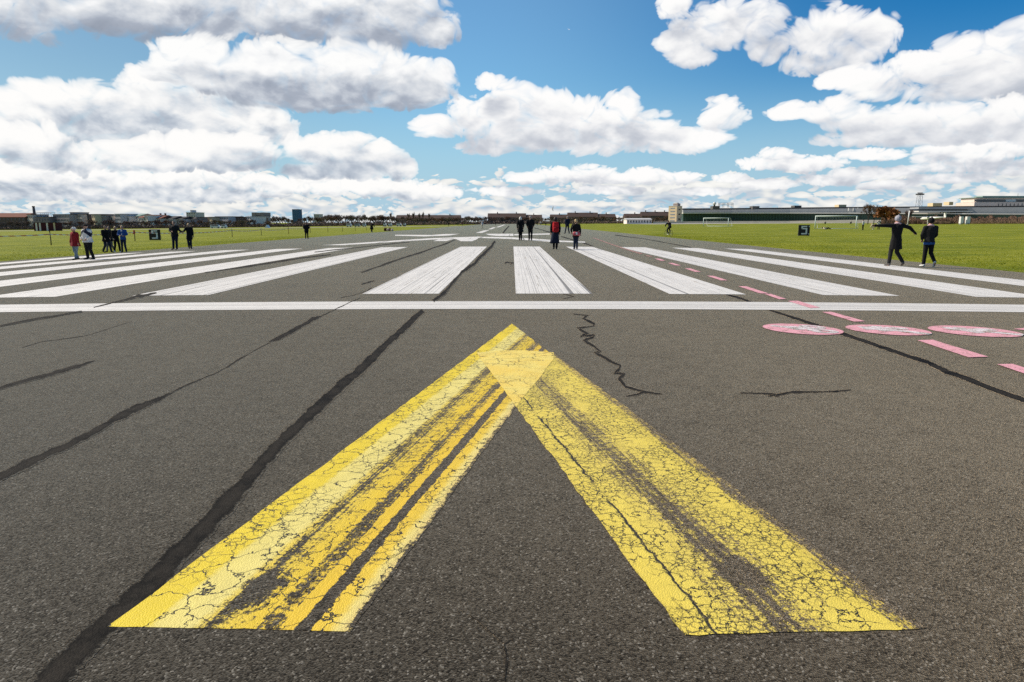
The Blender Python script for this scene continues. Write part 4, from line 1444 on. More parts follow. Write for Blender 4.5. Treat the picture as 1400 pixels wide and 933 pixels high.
for a, b in zip(tops[:7], tops[1:7]):
    n = max(8, int((b - a).length / .8)); L = (b - a).length
    prev = None
    for i in range(n + 1):
        t = i / n
        c = a.lerp(b, t) - Vector((0, 0, .012 * L * 4 * t * (1 - t)))
        tw = .35 * sin(t * 9 + a.x)
        wv = Vector((0, .045 * sin(tw), .045 * cos(tw)))
        cur = (bm.verts.new(c - wv), bm.verts.new(c + wv), acc + t * L)
        if prev:
            f = bm.faces.new((prev[0], cur[0], cur[1], prev[1]))
            for l, (q, z) in zip(f.loops, ((prev[2], 0), (cur[2], 0), (cur[2], 1), (prev[2], 1))): l[lay].uv = (q / .8, z)
        prev = cur
    acc += L
tp = obj('barrier_tape', bm, TAPER)
sol = tp.modifiers.new('thickness', 'SOLIDIFY'); sol.thickness = .004
tag(tp, 'red and white barrier tape strung along thin posts on the grass', 'tape')


def goal(xl, xr, ytop, ybot, label, Ydepth, post_r):
    A, B = gnd(xl, ybot), gnd(xr, ybot)
    w_ = (B - A).length; mid = (A + B) / 2
    h_ = at((xl + xr) / 2, ytop, mid.y).z - mid.z
    r = thing('football_goal', label, 'goal', mid, atan2(B.y - A.y, B.x - A.x))
    for sx in (-1, 1):
        bm = bmesh.new(); tube(bm, [(sx * w_ / 2, 0, -.05), (sx * w_ / 2, 0, h_)], post_r, 8); obj('post', bm, M_GOAL, r, True)
        bm = bmesh.new(); tube(bm, [(sx * w_ / 2, 0, h_), (sx * w_ / 2, Ydepth * .5, h_), (sx * w_ / 2, Ydepth, .05), (sx * w_ / 2, 0, .05)], post_r * .6, 6); obj('stay', bm, M_GOAL, r, True)
    bm = bmesh.new(); tube(bm, [(-w_ / 2 - post_r, 0, h_), (w_ / 2 + post_r, 0, h_)], post_r, 8); obj('crossbar', bm, M_GOAL, r, True)
    bm = bmesh.new(); tube(bm, [(-w_ / 2, Ydepth, .05), (w_ / 2, Ydepth, .05)], post_r * .6, 6); obj('ground_bar', bm, M_GOAL, r, True)
    bm = bmesh.new()
    for i in range(1, 20):
        x = -w_ / 2 + w_ * i / 20
        tube(bm, [(x, Ydepth * .5, h_), (x, Ydepth, .05)], .004, 3)
    for i in range(1, 8):
        t = i / 8
        tube(bm, [(-w_ / 2, Ydepth * (.5 + .5 * t), h_ * (1 - t) + .05 * t), (w_ / 2, Ydepth * (.5 + .5 * t), h_ * (1 - t) + .05 * t)], .004, 3)
    obj('net', bm, M_GOAL, r)
    return r


goal(1114, 1170, 295.4, 313.0, 'white football goal on the grass behind the sign with the corner squares', 1.8, .075)
goal(961.5, 995.5, 298.2, 309.6, 'thin far football goal on the grass past the cyclist', 2.0, .09)

# cyclist at the grass edge
P = gnd(914, 323.6)
byc = thing('bicycle', 'bicycle ridden along the edge of the grass by a person in black', 'bicycle', P, .28)
RUB = plain('black_rubber', (.015, .015, .015), .7, .3, .1, 10)
for yy in (-.52, .52):
    bm = bmesh.new(); tube(bm, [(0, yy + .34 * cos(2 * pi * i / 24), .35 + .34 * sin(2 * pi * i / 24)) for i in range(25)], .02, 6, False); wl = obj('wheel', bm, RUB, byc, True)
    bm = bmesh.new()
    for i in range(12): tube(bm, [(0, yy, .35), (0, yy + .33 * cos(2 * pi * i / 12), .35 + .33 * sin(2 * pi * i / 12))], .003, 3)
    obj('spokes', bm, M_STEEL, wl)
bm = bmesh.new()
for a, b in (((0, -.52, .35), (0, -.1, .33)), ((0, -.52, .35), (0, -.22, .86)), ((0, -.1, .33), (0, -.22, .90)), ((0, -.1, .33), (0, .36, .80)), ((0, -.2, .82), (0, .35, .88)), ((0, .52, .35), (0, .35, .96))): tube(bm, [a, b], .019, 6)
obj('frame', bm, M_DKMET, byc, True)
bm = bmesh.new(); tube(bm, [(-.28, .26, 1.04), (-.2, .36, 1.03), (0, .37, 1.0), (.2, .36, 1.03), (.28, .26, 1.04)], .014, 6); obj('handlebar', bm, M_STEEL, byc, True)
bm = bmesh.new(); box(bm, (0, -.24, .94), (.14, .26, .06), bev=.02); obj('saddle', bm, RUB, byc)
bm = bmesh.new(); tube(bm, [(-.12, -.1, .18), (-.08, -.1, .2), (.08, -.1, .46), (.12, -.1, .48)], .012, 6); obj('pedal_crank', bm, M_STEEL, byc, True)
person('person in black riding a bicycle along the grass edge', (914, 323.6), 301, .28,
       dict(pelvis=(0, -.22, 1.02), waist=(0, -.14, 1.16), chest=(0, -.02, 1.32), neck0=(0, .06, 1.44), neck=(0, .10, 1.49), head=(0, .15, 1.585), sl=(-.19, .04, 1.40), sr=(.19, .04, 1.40), el=(-.30, .18, 1.22), wl=(-.26, .30, 1.08), er=(.30, .18, 1.22), wr=(.26, .30, 1.08),
            hl=(-.09, -.2, 1.0), kl=(-.12, .12, .72), al=(-.12, -.12, .27), tl=(-.12, .04, .21), hr=(.09, -.2, 1.0), kr=(.12, .18, .88), ar=(.12, -.06, .55), tr=(.12, .10, .50)), None, BLK, .96, 1.0, CHAR, SOLE, HAIRD, 'short', fine=False, at_point=P, scale_h=1.78)

# players round the goal, further out
person('person in a white shirt and dark trousers standing on the grass beside the football goal', (1179.5, 314.6), 300.6, .6, stand, None, WHITE, .92, 1.0, BLK, BOOT, HAIRD, 'short', fine=False)
person('person in a black and white top standing before the rust brown bush', (1201, 314.4), 299.8, -.5, walk_l, None, WHITE, .88, 1.0, BLK, BOOT, HAIRD, 'short', fine=False, yoke=BLK)
sq = dict(pelvis=(0, -.16, .42), waist=(0, .0, .56), chest=(0, .16, .70), neck0=(0, .27, .80), neck=(0, .30, .85), head=(0, .36, .95), sl=(-.185, .22, .78), sr=(.185, .22, .78), el=(-.22, .36, .56), wl=(-.20, .48, .36), er=(.22, .36, .56), wr=(.20, .48, .36),
          hl=(-.10, -.12, .42), kl=(-.16, .28, .46), al=(-.14, -.02, .09), hr=(.10, -.12, .42), kr=(.16, .28, .46), ar=(.14, -.02, .09))
P = gnd(1194, 314.2)
person('person in cream clothes crouching on the grass near the rust brown bush', (1194, 314), 306, .9, sq, None, CREAM, .36, 1.0, CREAM, SOLE, HAIRB, 'short', fine=False, at_point=P, scale_h=1.75)
lie = dict(pelvis=(0, 0, .16), waist=(-.18, 0, .15), chest=(-.38, 0, .19), neck0=(-.54, 0, .24), neck=(-.60, .0, .27), head=(-.70, .02, .30), sl=(-.50, -.15, .16), el=(-.42, -.34, .10), wl=(-.22, -.40, .08), sr=(-.50, .15, .22), er=(-.30, .3, .12), wr=(-.1, .34, .08),
           hl=(.05, -.09, .15), kl=(.45, -.12, .20), al=(.84, -.10, .09), tl=(.98, -.12, .14), hr=(.05, .09, .15), kr=(.42, .14, .34), ar=(.66, .12, .09), tr=(.82, .13, .06))
P = gnd(1129.5, 313.8)
person('person lying on the grass in the goal mouth in pale and dark clothes', (1129, 314), 311, 0, lie, None, CREAM, .16, 1.0, BOOT, SOLE, HAIRR, 'short', fine=False, at_point=P, scale_h=1.75)
sit = dict(pelvis=(0, 0, .14), waist=(0, -.02, .32), chest=(0, .0, .54), neck0=(0, .0, .70), neck=(0, .02, .77), head=(0, .04, .875), sl=(-.185, 0, .66), sr=(.185, 0, .66), el=(-.25, .10, .42), wl=(-.16, .30, .36), er=(.25, .10, .42), wr=(.16, .30, .36),
           hl=(-.09, .04, .14), kl=(-.13, .38, .46), al=(-.12, .56, .08), hr=(.09, .04, .14), kr=(.13, .38, .46), ar=(.12, .56, .08))
for x, lab in ((1128.5, 'person in black sitting on the apron seen through the goal'), (1163.5, 'person in dark clothes sitting on the apron seen near the goal post')):
    P = gnd(x, 306.2)
    person(lab, (x, 306), 301, 2.2, sit, None, CHAR, .2, 1.0, BLK, BOOT, HAIRD, 'short', fine=False, at_point=P, scale_h=1.9)

# small bags by the person bending at the grass edge
for x, c, lab, s in ((527, (.055, .014, .012), 'dark red bag on the grass edge near the bending person', (.62, .45, .60)), (530.8, (.56, .44, .42), 'pale pink bag on the grass edge between two dark ones', (.60, .4, .50)), (533.2, (.09, .035, .035), 'narrow dark bag standing on the grass edge', (.30, .3, .62)), (536.2, (.60, .48, .46), 'pale bundle at the end of the small row of bags', (.50, .4, .40))):
    P = gnd(x, 316.0)
    r = thing('holdall', lab, 'bag', P, .2)
    m = plain('canvas_%d' % int(x), c, .8, .2, .2, 8)
    bm = bmesh.new(); box(bm, (0, 0, s[2] / 2), s, bev=.09); obj('bag', bm, m, r, True)
    bm = bmesh.new(); tube(bm, [(-s[0] * .3, 0, s[2] * .95), (-s[0] * .2, 0, s[2] + .14), (s[0] * .2, 0, s[2] + .14), (s[0] * .3, 0, s[2] * .95)], .025, 6); obj('handle', bm, m, r, True)

# white glider parked on the far grass, seen from behind
M_GEL = plain('white_gelcoat', (.74, .73, .68), .35, .45, .05, 3)
YG = 190.0
Pg = at(1270, 303.6, YG); Pg.z = H(Pg.x) 
gl = thing('glider', 'white glider aircraft parked on the grass with long thin wings', 'aircraft', (Pg.x, YG, H(Pg.x)), .1)
k = px_m(YG)
wz = at(1270, 297.0, YG).z - H(Pg.x)
for sg, ln in ((-1, 24.5), (1, 25)):
    bm = bmesh.new()
    ring = lambda x, c, th, z: [(x, -.5 * c, z), (x, -.1 * c, z + th), (x, .35 * c, z + th * .6), (x, .5 * c, z), (x, .2 * c, z - th * .5), (x, -.3 * c, z - th * .5)]
    R = [[bm.verts.new(v) for v in ring(sg * t * ln * k, 1.0 * (1 - .55 * t), .14 * (1 - .6 * t), wz + .16 * t * 0 + .10 * t)] for t in (0, .3, .6, .85, 1)]
    for a, b in zip(R, R[1:]):
        for i in range(6): bm.faces.new((a[i], a[(i + 1) % 6], b[(i + 1) % 6], b[i]))
    bm.faces.new(R[0]); bm.faces.new(R[-1])
    obj('wing', bm, M_GEL, gl, True)
bm = bmesh.new(); tube(bm, [(0, 3.4, wz - .45), (0, 2.6, wz - .35), (0, 1.2, wz - .25), (0, -1, wz - .25), (.6, -4.5, wz - .05)], [.12, .36, .46, .34, .12], 10); obj('fuselage', bm, M_GEL, gl, True)
bm = bmesh.new(); prism(bm, [(-.06, wz - .1), (.06, wz - .1), (.05, wz + 1.15), (-.05, wz + 1.15)], -5.0, -4.2)
for v in bm.verts: v.co.x += 1.0
obj('tail_fin', bm, M_GEL, gl)
bm = bmesh.new(); box(bm, (1.0, -4.7, wz + 1.12), (2.2, .45, .06)); obj('tailplane', bm, M_GEL, gl)
bm = bmesh.new(); ball(bm, (0, 1.7, wz + .05), (.30, .8, .26)); obj('canopy', bm, plain('dark_canopy', (.03, .035, .04), .15, .6, .05, 3), gl, True)
bm = bmesh.new(); tube(bm, [(-.06, .5, .18), (.06, .5, .18)], .18, 12); obj('wheel', bm, RUB, gl, True)
bm = bmesh.new(); tube(bm, [(0, .5, .18), (0, .5, wz - .4)], .09, 8); obj('undercarriage', bm, M_GEL, gl)
# leaning pale pole and two white boxes near it
P0 = at(1241, 303.8, 200); P1 = at(1243.6, 288.2, 200)
r = thing('leaning_pole', 'pale leaning pole standing on the grass between the rust brown bush and the glider', 'pole', (P0.x, 200, H(P0.x)), 0)
bm = bmesh.new(); tube(bm, [(0, 0, -.1), (P1.x - P0.x, 0, P1.z - H(P0.x))], [.12, .16], 8); obj('pole', bm, M_SIGNW, r, True)
bm = bmesh.new(); box(bm, (0, 0, .1), (.6, .6, .2)); obj('base', bm, m_conc, r)
for (x0_, x1_, lab) in ((1312, 1316.8, 'white cabinet on the grass nearer the glider, first of two'), (1320.4, 1326, 'white cabinet on the grass nearer the reddish reeds, second of two')):
    A, B = at(x0_, 303.4, 210), at(x1_, 296.2, 210)
    z0 = H(A.x)
    r = thing('cabinet', lab, 'cabinet', ((A.x + B.x) / 2, 210, z0), 0)
    bm = bmesh.new(); box(bm, (0, 0, (B.z - z0) / 2 + .1), (B.x - A.x, .9, B.z - z0 - .2), bev=.03); obj('case', bm, M_GEL, r)
    bm = bmesh.new(); box(bm, (0, -.46, (B.z - z0) / 2 + .1), ((B.x - A.x) * .8, .03, (B.z - z0) * .75)); obj('door', bm, M_SIGNW, r)
    for sx in (-.35, .35):
        bm = bmesh.new(); box(bm, (sx * (B.x - A.x), 0, .05), (.1, .8, .3)); obj('leg', bm, M_STEEL, r)
# a small kite in the air
K0 = at(757.5, 285.5, 160)
r = thing('kite', 'small pale crescent kite flying over the far runway', 'kite', K0, 0)
bm = bmesh.new()
R = []
for i in range(9):
    t = -1.1 + 2.2 * i / 8
    c = Vector((.55 * cos(t) * .6, 0, .62 * sin(t)))
    w_ = .16 * cos(t * 1.2) + .03
    R.append([bm.verts.new(c + Vector((w_ * .6, dy_, w_ * .1))) for dy_ in (-.03, .03)] + [bm.verts.new(c - Vector((w_ * .6, dy_, 0))) for dy_ in (.03, -.03)])
for a, b in zip(R, R[1:]):
    for i in range(4): bm.faces.new((a[i], a[(i + 1) % 4], b[(i + 1) % 4], b[i]))
bm.faces.new(R[0]); bm.faces.new(R[-1])
for v in bm.verts: v.co.x *= -1
obj('sail', bm, M_GEL, r, True)
bm = bmesh.new(); gz = H(2)
tube(bm, [(0, 0, 0), (-2.4, -8, -3.2)], .006, 3); obj('line', bm, M_SIGNW, r)
# ------------------------------------------------------------------ buildings
GLASS = plain('window_glass', (.035, .045, .06), .15, .6, .15, .5)
GLASSL = plain('pale_window_glass', (.22, .27, .32), .2, .6, .15, .5)
W = lambda n, c: plain(n, c, .85, .2, .12, .35)
WALLS = dict(grey=W('grey_render', (.50, .41, .37)), pale=W('pale_render', (.70, .59, .51)), white=W('white_render', (.82, .73, .66)), cream=W('cream_render', (.68, .54, .34)), brick=W('brown_brick', (.17, .115, .09)), dark=W('dark_render', (.12, .115, .11)),
             blue=W('pale_blue_render', (.60, .55, .53)), slate=W('slate_panels', (.33, .27, .245)), tower=W('blue_glass_panels', (.055, .13, .24)))
ROOFS = dict(red=W('red_roof_tiles', (.20, .075, .05)), dark=W('dark_roof_felt', (.05, .046, .048)), brown=W('brown_roof_tiles', (.085, .058, .048)), pale=W('pale_roof_sheet', (.48, .48, .48)), copper=W('weathered_copper', (.24, .33, .29)))


def building(name, label, x0, x1, ytop, ybase, Y, wall, roof='dark', kind='flat', rows=3, cols=6, depth=12, roof_px=4, chim=0, group=None, glass=None, cat='building'):
    """a block by its photo extents (x0-x1, ytop-ybase) at a distance of Y metres"""
    A, B = at(x0, ytop, Y), at(x1, ytop, Y)
    w_ = B.x - A.x; cx = (A.x + B.x) / 2
    z0 = min(H(A.x), H(B.x)) - .2
    top = A.z
    rp = roof_px * px_m(Y)
    turn = {'cream': -.62, 'white': -.58, 'pale': -.5, 'blue': -.5, 'grey': -.46}.get(wall, -.1) if name in ('town_house', 'apartment_block') else 0
    w_ *= 1 / max(cos(turn), .8) * .96 if turn else 1
    r = thing(name, label, cat, (cx, Y, z0), turn, group)
    eave = top - z0 - (rp if kind in ('gable', 'hip') else rp * .12)
    bm = bmesh.new(); box(bm, (0, depth / 2, eave / 2), (w_, depth, eave)); wl = obj('wall', bm, WALLS[wall], r)
    bm = bmesh.new()
    if kind == 'gable':
        prism(bm, [(-.35, eave), (depth / 2, top - z0), (depth + .35, eave), (depth + .35, eave - .15), (-.35, eave - .15)], -w_ / 2 - .3, w_ / 2 + .3)
        for v in bm.verts: v.co.x, v.co.y = v.co.y, v.co.x
    elif kind == 'front':
        prism(bm, [(-w_ / 2 - .3, eave), (0, top - z0), (w_ / 2 + .3, eave)], -.3, depth)
    elif kind == 'hip':
        e = .4
        b = [bm.verts.new(v) for v in ((-w_ / 2 - e, -e, eave), (w_ / 2 + e, -e, eave), (w_ / 2 + e, depth + e, eave), (-w_ / 2 - e, depth + e, eave))]
        q = min(depth / 2, w_ * .35)
        t = [bm.verts.new(v) for v in ((-w_ / 2 + q, depth / 2, top - z0), (w_ / 2 - q, depth / 2, top - z0))]
        bm.faces.new(b[::-1]); bm.faces.new((b[0], b[1], t[1], t[0])); bm.faces.new((b[2], b[3], t[0], t[1])); bm.faces.new((b[1], b[2], t[1])); bm.faces.new((b[3], b[0], t[0]))
    else:
        box(bm, (0, depth / 2, eave + rp * .06), (w_ + .5, depth + .5, rp * .12 + .12))
    rf = obj('roof', bm, ROOFS[roof], r)
    for i in range(chim):
        bm = bmesh.new(); x = -w_ / 2 + w_ * (i + .5) / chim
        box(bm, (x, depth * .45, top - z0 + .35), (.8, .9, 1.9)); obj('chimney', bm, WALLS['brick'], rf)
    if rows and cols:
        ww, wh = w_ / cols * .40, eave / rows * .44
        bm = bmesh.new(); box(bm, (0, 0, 0), (ww, .16, wh))
        first = obj('window', bm, glass or GLASS, r)
        bm = bmesh.new(); box(bm, (0, -.04, -wh / 2 - .08), (ww * 1.15, .24, .14)); sill = obj('sill', bm, WALLS['pale'], first)
        k = 0
        for j in range(rows):
            for i in range(cols):
                o = first
                if k:
                    o = first.copy(); COL.objects.link(o); o.parent = r
                o.location = (-w_ / 2 + w_ * (i + .5) / cols, 0, eave * (j + .55) / rows)
                k += 1
    return r


YC = 455.0
# factory with a tall chimney, then the long row of town houses beyond the field
building('factory', 'long brown brick works with a red tiled roof and a tall chimney behind', -40, 33.5, 291.2, 313, YC, 'brick', 'red', 'gable', 3, 14, 14, 5.5)
r = thing('factory_chimney', 'tall thin black chimney at the end of the red roofed works', 'chimney', (at(31.5, 300, YC + 6).x, YC + 18, H(-300)), 0)
hh = at(31, 282.0, YC + 18).z - H(-300)
bm = bmesh.new(); tube(bm, [(0, 0, 0), (-.2, 0, hh * .6), (-.4, 0, hh)], [1.3, .95, .72], 12); obj('stack', bm, WALLS['dark'], r, True)
bm = bmesh.new(); tube(bm, [(-.4, 0, hh - .5), (-.4, 0, hh + .1)], .9, 12); obj('rim', bm, WALLS['brick'], r)
building('town_house', 'narrow pale house right beside the red roofed works', 34, 46.5, 293.2, 313, YC, 'pale', 'dark', 'flat', 3, 3, 10, 3)
building('office_block', 'dark block with an open frame on its roof above the striped booth', 48, 67, 296.4, 313, YC - 3, 'slate', 'dark', 'flat', 2, 5, 10, 3)
fr = thing('roof_frame', 'thin open steel frame standing on the dark block above the striped booth', 'frame', (at(59, 296, YC).x, YC, at(59, 296.3, YC).z), 0)
bm = bmesh.new()
a, b = -8.2 * px_m(YC), 8.0 * px_m(YC); t = 5.2 * px_m(YC)
for x in (a, a / 3, b / 3, b):
    box(bm, (x, 0, t / 2), (.16, .16, t)); box(bm, (x, 6, t / 2), (.16, .16, t))
for yy in (0, 6): box(bm, (0, yy, t), (b - a + .2, .2, .22))
for x in (a, b): box(bm, (x, 3, t), (.2, 6, .2))
obj('frame', bm, M_DKMET, fr)
building('apartment_block', 'long grey apartment block with a dark flat roof, behind the woman in red', 66, 100, 293.0, 313, YC, 'grey', 'dark', 'flat', 4, 11, 12, 3)
building('apartment_block', 'taller grey stair block with a rooftop hut, behind the woman in red', 94, 102.5, 290.3, 313, YC + 8, 'grey', 'dark', 'flat', 4, 3, 10, 3)
building('apartment_block', 'pale grey block with large windows above the man in the cap', 102.5, 113, 292.8, 313, YC, 'pale', 'dark', 'flat', 4, 4, 12, 3)
building('apartment_block', 'dark narrow block between the pale grey block and the cream one', 113, 121.5, 293.2, 313, YC + 2, 'dark', 'dark', 'flat', 4, 3, 12, 3)
building('apartment_block', 'cream end block with a plain sunny wall', 123.5, 131, 292.8, 313, YC - 2, 'cream', 'dark', 'flat', 3, 2, 12, 3)
building('apartment_block', 'grey block with a regular grid of pale windows next to the cream end block', 131.2, 146, 293.6, 313, YC, 'slate', 'dark', 'flat', 4, 6, 12, 3, glass=GLASSL)
building('town_house', 'beige plain walled house between the gridded block and the pale blue one', 146.5, 155, 295.4, 313, YC + 3, 'pale', 'pale', 'flat', 2, 2, 12, 3)
building('apartment_block', 'pale blue block rising over the friends in a cluster', 155, 166, 292.4, 313, YC, 'blue', 'pale', 'flat', 4, 4, 12, 3)
building('town_house', 'low whitish hall with a pale flat roof', 167.5, 178, 295.6, 313, YC + 4, 'white', 'pale', 'flat', 2, 3, 12, 3)
building('town_house', 'white house with a green copper roof behind', 178.5, 192, 292.0, 313, YC + 6, 'white', 'copper', 'gable', 3, 4, 12, 3.2)
building('town_house', 'white house with a dark red gabled roof above the black sign', 187, 197, 294.0, 313, YC - 2, 'white', 'red', 'gable', 2, 3, 10, 3.4)
building('town_house', 'white gable house with a steep red roof turned to the field', 195, 203, 293.6, 313, YC - 4, 'white', 'red', 'front', 2, 3, 12, 6)
building('town_house', 'house with a wide red brown roof next to the steep white gable', 203, 222, 294.2, 313, YC, 'pale', 'red', 'gable', 2, 5, 12, 4.2, 2)
building('town_house', 'pale house with a dark gabled roof just before the couple holding hands', 222, 238, 295.4, 313, YC, 'pale', 'dark', 'gable', 2, 5, 12, 3.6)
building('town_house', 'pale house with a dark roof behind the couple holding hands', 238, 250, 296.0, 313, YC, 'pale', 'dark', 'gable', 2, 4, 12, 3)
tw = building('tower_block', 'pale blue tower block with a small cube on its roof', 254.5, 267, 290.4, 312, 620, 'blue', 'pale', 'flat', 6, 4, 18, 2)
kx = px_m(620)
bm = bmesh.new(); box(bm, (-.6 * kx, 6, at(260, 289, 620).z - tw.location.z), (2.6 * kx, 8, 3.6 * kx)); obj('rooftop_hut', bm, WALLS['blue'], tw)
building('town_house', 'dark roofed grey house under the pale blue tower', 250, 268, 296.4, 312, YC + 4, 'grey', 'dark', 'hip', 2, 5, 12, 3)
building('apartment_block', 'grey block with a dark roof right of the pale blue tower block', 268, 284, 296.8, 312, YC + 4, 'slate', 'dark', 'flat', 3, 6, 12, 3)
building('apartment_block', 'pinkish pale end house among the bare trees', 284, 291, 296.6, 312, YC + 2, 'cream', 'dark', 'flat', 3, 3, 12, 3)
building('apartment_block', 'pale blue grey terrace with a lantern on its roof', 291, 315, 296.0, 311, YC + 4, 'blue', 'dark', 'flat', 3, 8, 12, 3)
building('apartment_block', 'brown grey terrace among trees before the white house', 315, 334, 296.6, 311, YC + 6, 'brick', 'dark', 'flat', 3, 6, 12, 3)
building('town_house', 'small white house beside the dark topped tower', 335, 344, 296.0, 311, YC + 6, 'white', 'pale', 'flat', 3, 3, 12, 3)
tw = building('tower_block', 'pale tower block with a heavy dark top storey', 344.5, 361.5, 295.2, 311, 560, 'pale', 'dark', 'flat', 4, 6, 14, 2)
kx = px_m(560); zt = at(350, 293.2, 560).z - tw.location.z
bm = bmesh.new(); box(bm, (-6 * kx, 7, zt), (5 * kx, 14.6, 5.2 * kx)); box(bm, (6 * kx, 7, zt), (5 * kx, 14.6, 5.2 * kx)); box(bm, (0, 7, zt + .3 * kx), (8 * kx, 14, 3.6 * kx)); obj('top_storey', bm, WALLS['slate'], tw)
bt = building('tower_block', 'slim blue glass tower standing alone above the trees', 399.2, 408.2, 286.2, 308, 900, 'tower', 'dark', 'flat', 9, 4, 14, 1.5, glass=plain('blue_window_glass', (.05, .12, .22), .12, .6, .2, .3))
building('office_block', 'pale flat building just showing above the bare trees', 429, 436.2, 292.8, 307, 700, 'blue', 'pale', 'flat', 3, 4, 14, 2)

# long brown tenement rows at the end of the runway
YB = 640.0
building('tenement_row', 'long low brown roofed row behind the bare trees, nearest the tape fence', 541, 629, 294.0, 306, YB, 'brick', 'brown', 'gable', 2, 26, 14, 4.5, 3)
building('tenement_row', 'brown roofed row behind the walking couple in black', 667, 719, 291.6, 306, YB, 'brick', 'brown', 'gable', 3, 16, 14, 5.5, 2)
building('tenement_row', 'lower brown row adjoining the row behind the couple in black', 719, 741, 293.6, 306, YB, 'brick', 'brown', 'gable', 2, 7, 14, 4.5, 1)
building('tenement_row', 'lower brown row behind the woman with the red backpack', 753, 778, 293.2, 306, YB, 'brick', 'brown', 'gable', 2, 8, 14, 4.5, 1)
building('tenement_row', 'tallest brown roofed row above the woman with the hip bag', 777, 818, 290.6, 306, YB, 'brick', 'brown', 'gable', 3, 13, 14, 5.8, 2)
building('tenement_row', 'brown row tapering down towards the white shed', 818, 842, 292.4, 306, YB, 'brick', 'brown', 'gable', 2, 8, 14, 4.5, 1)
building('tenement_row', 'low brown row behind the white shed', 855, 884, 292.2, 306, YB, 'brick', 'brown', 'gable', 2, 9, 14, 4.5, 1)
building('tenement_row', 'brown row with three chimney pots beside the cream tower', 878, 917, 289.4, 306, YB, 'brick', 'brown', 'gable', 3, 13, 14, 5.5, 3)
sh = building('shed', 'long low white roofed shed with dark glazing on the far grass', 857, 891, 298.2, 305.8, 430, 'white', 'pale', 'gable', 1, 9, 12, 1.8)

# striped booth on the grass
Pb = at(61.5, 313, 300)
z0 = H(at(61.5, 313, 250).x)
YB2 = 1.0
A, B = at(45.5, 304.8, 265), at(78.5, 314.3, 265)
r = thing('striped_booth', 'low booth with dark red and white striped sides on the grass', 'booth', ((A.x + B.x) / 2, 265, H((A.x + B.x) / 2)), 0)
w_, h_ = B.x - A.x, A.z - H(A.x)
for i in range(13):
    bm = bmesh.new(); box(bm, (-w_ / 2 + w_ * (i + .5) / 13, 1.5, h_ / 2), (w_ / 13 - .01, 3, h_)); obj('side_panel', bm, W('striped_red', (.075, .018, .022)) if i % 2 == 0 or i in (5, 9) else WALLS['cream' if i > 9 else 'white'], r)
bm = bmesh.new(); box(bm, (0, 1.5, h_ + .06), (w_ + .3, 3.3, .12)); obj('roof', bm, ROOFS['dark'], r)

# ------------------------------------------------------------------ the long curved hangar and its neighbours
YH = 480.0
GREEN = W('dark_green_doors', (.050, .090, .075))
ROOFM = W('zinc_roof', (.34, .35, .36))
ROOFD = W('black_roof_felt', (.045, .045, .047))
FASC = W('pale_concrete_fascia', (.66, .64, .58))
hang = [(934, 480), (1000, 470), (1080, 455), (1160, 438), (1240, 420), (1320, 402), (1420, 385)]
tops_ = [285.0, 284.6, 283.8, 283.0, 282.4, 281.8, 281.2]
roof1 = [291.0, 290.6, 290.4, 290.4, 290.6, 290.8, 291.2]
gut = [292.0, 291.8, 291.8, 292.0, 292.4, 292.8, 293.4]
hg = thing('hangar', 'very long low curved hangar with dark green doors and a dark flat roof edge', 'hangar', (0, 0, 0), 0)


def ribbon(name, ups, downs, din, mat, parent, dback=0.0):
    """a wall-like band following the hangar's curve, DIN metres in front of its line, with real depth"""
    bm = bmesh.new()
    prev = None
    for (x, Y), u, d in zip(hang, ups, downs):
        Yf = Y - din
        a, b = at(x, u, Yf), at(x, d, Yf)
        c, e = a + Vector((0, 4 + dback, 0)), b + Vector((0, 4 + dback, 0))
        cur = [bm.verts.new(v) for v in (a, b, e, c)]
        if prev:
            for i in range(4): bm.faces.new((prev[i], prev[(i + 1) % 4], cur[(i + 1) % 4], cur[i]))
        else: bm.faces.new(cur)
        prev = cur
    bm.faces.new(prev[::-1])
    return obj(name, bm, mat, parent)


ground_row = [304.6] * 7
ribbon('door_wall', gut, [305.4] * 7, 6, GREEN, hg)
ribbon('gutter', [g - 1.3 for g in gut], [g + .15 for g in gut], 9, FASC, hg)
ribbon('roof_slope', [t + 1.9 for t in tops_], [g - .9 for g in gut], 5, ROOFM, hg, 14)
ribbon('roof_edge', tops_, [t + 2.1 for t in tops_], 3, ROOFD, hg, 20)
# door leaves: slim upright ribs along the green wall
for i in range(60):
    x = 938 + i * 4.05
    j = max(n for n in range(7) if hang[n][0] <= x)
    t = (x - hang[j][0]) / (hang[j + 1][0] - hang[j][0])
    Y = hang[j][1] * (1 - t) + hang[j + 1][1] * t - 6.25
    a, b = at(x, gut[j] * (1 - t) + gut[j + 1] * t + .6, Y), at(x, 304.8, Y)
    bm = bmesh.new(); box(bm, ((a.x + b.x) / 2, Y, (a.z + b.z) / 2), (.22, .3, a.z - b.z)); obj('door_rib', bm, W('green_ribs', (.05, .078, .068)), hg)
for x, yy in ((979, 287), (1014, 286.6), (1050.5, 286.4), (1127, 285.6), (1134.5, 285.5), (1141, 285.4), (1148, 285.2), (1154.5, 285.2), (1160.5, 285), (1167, 285), (1173, 284.8), (1179, 284.8)):
    j = max(n for n in range(7) if hang[n][0] <= x); Y = hang[j][1] - 6.5
    a = at(x, yy + 1.4, Y)
    bm = bmesh.new(); box(bm, (a.x, Y, a.z), (.7, .6, 1.7)); obj('skylight', bm, GLASSL if x < 1100 else FASC, hg)
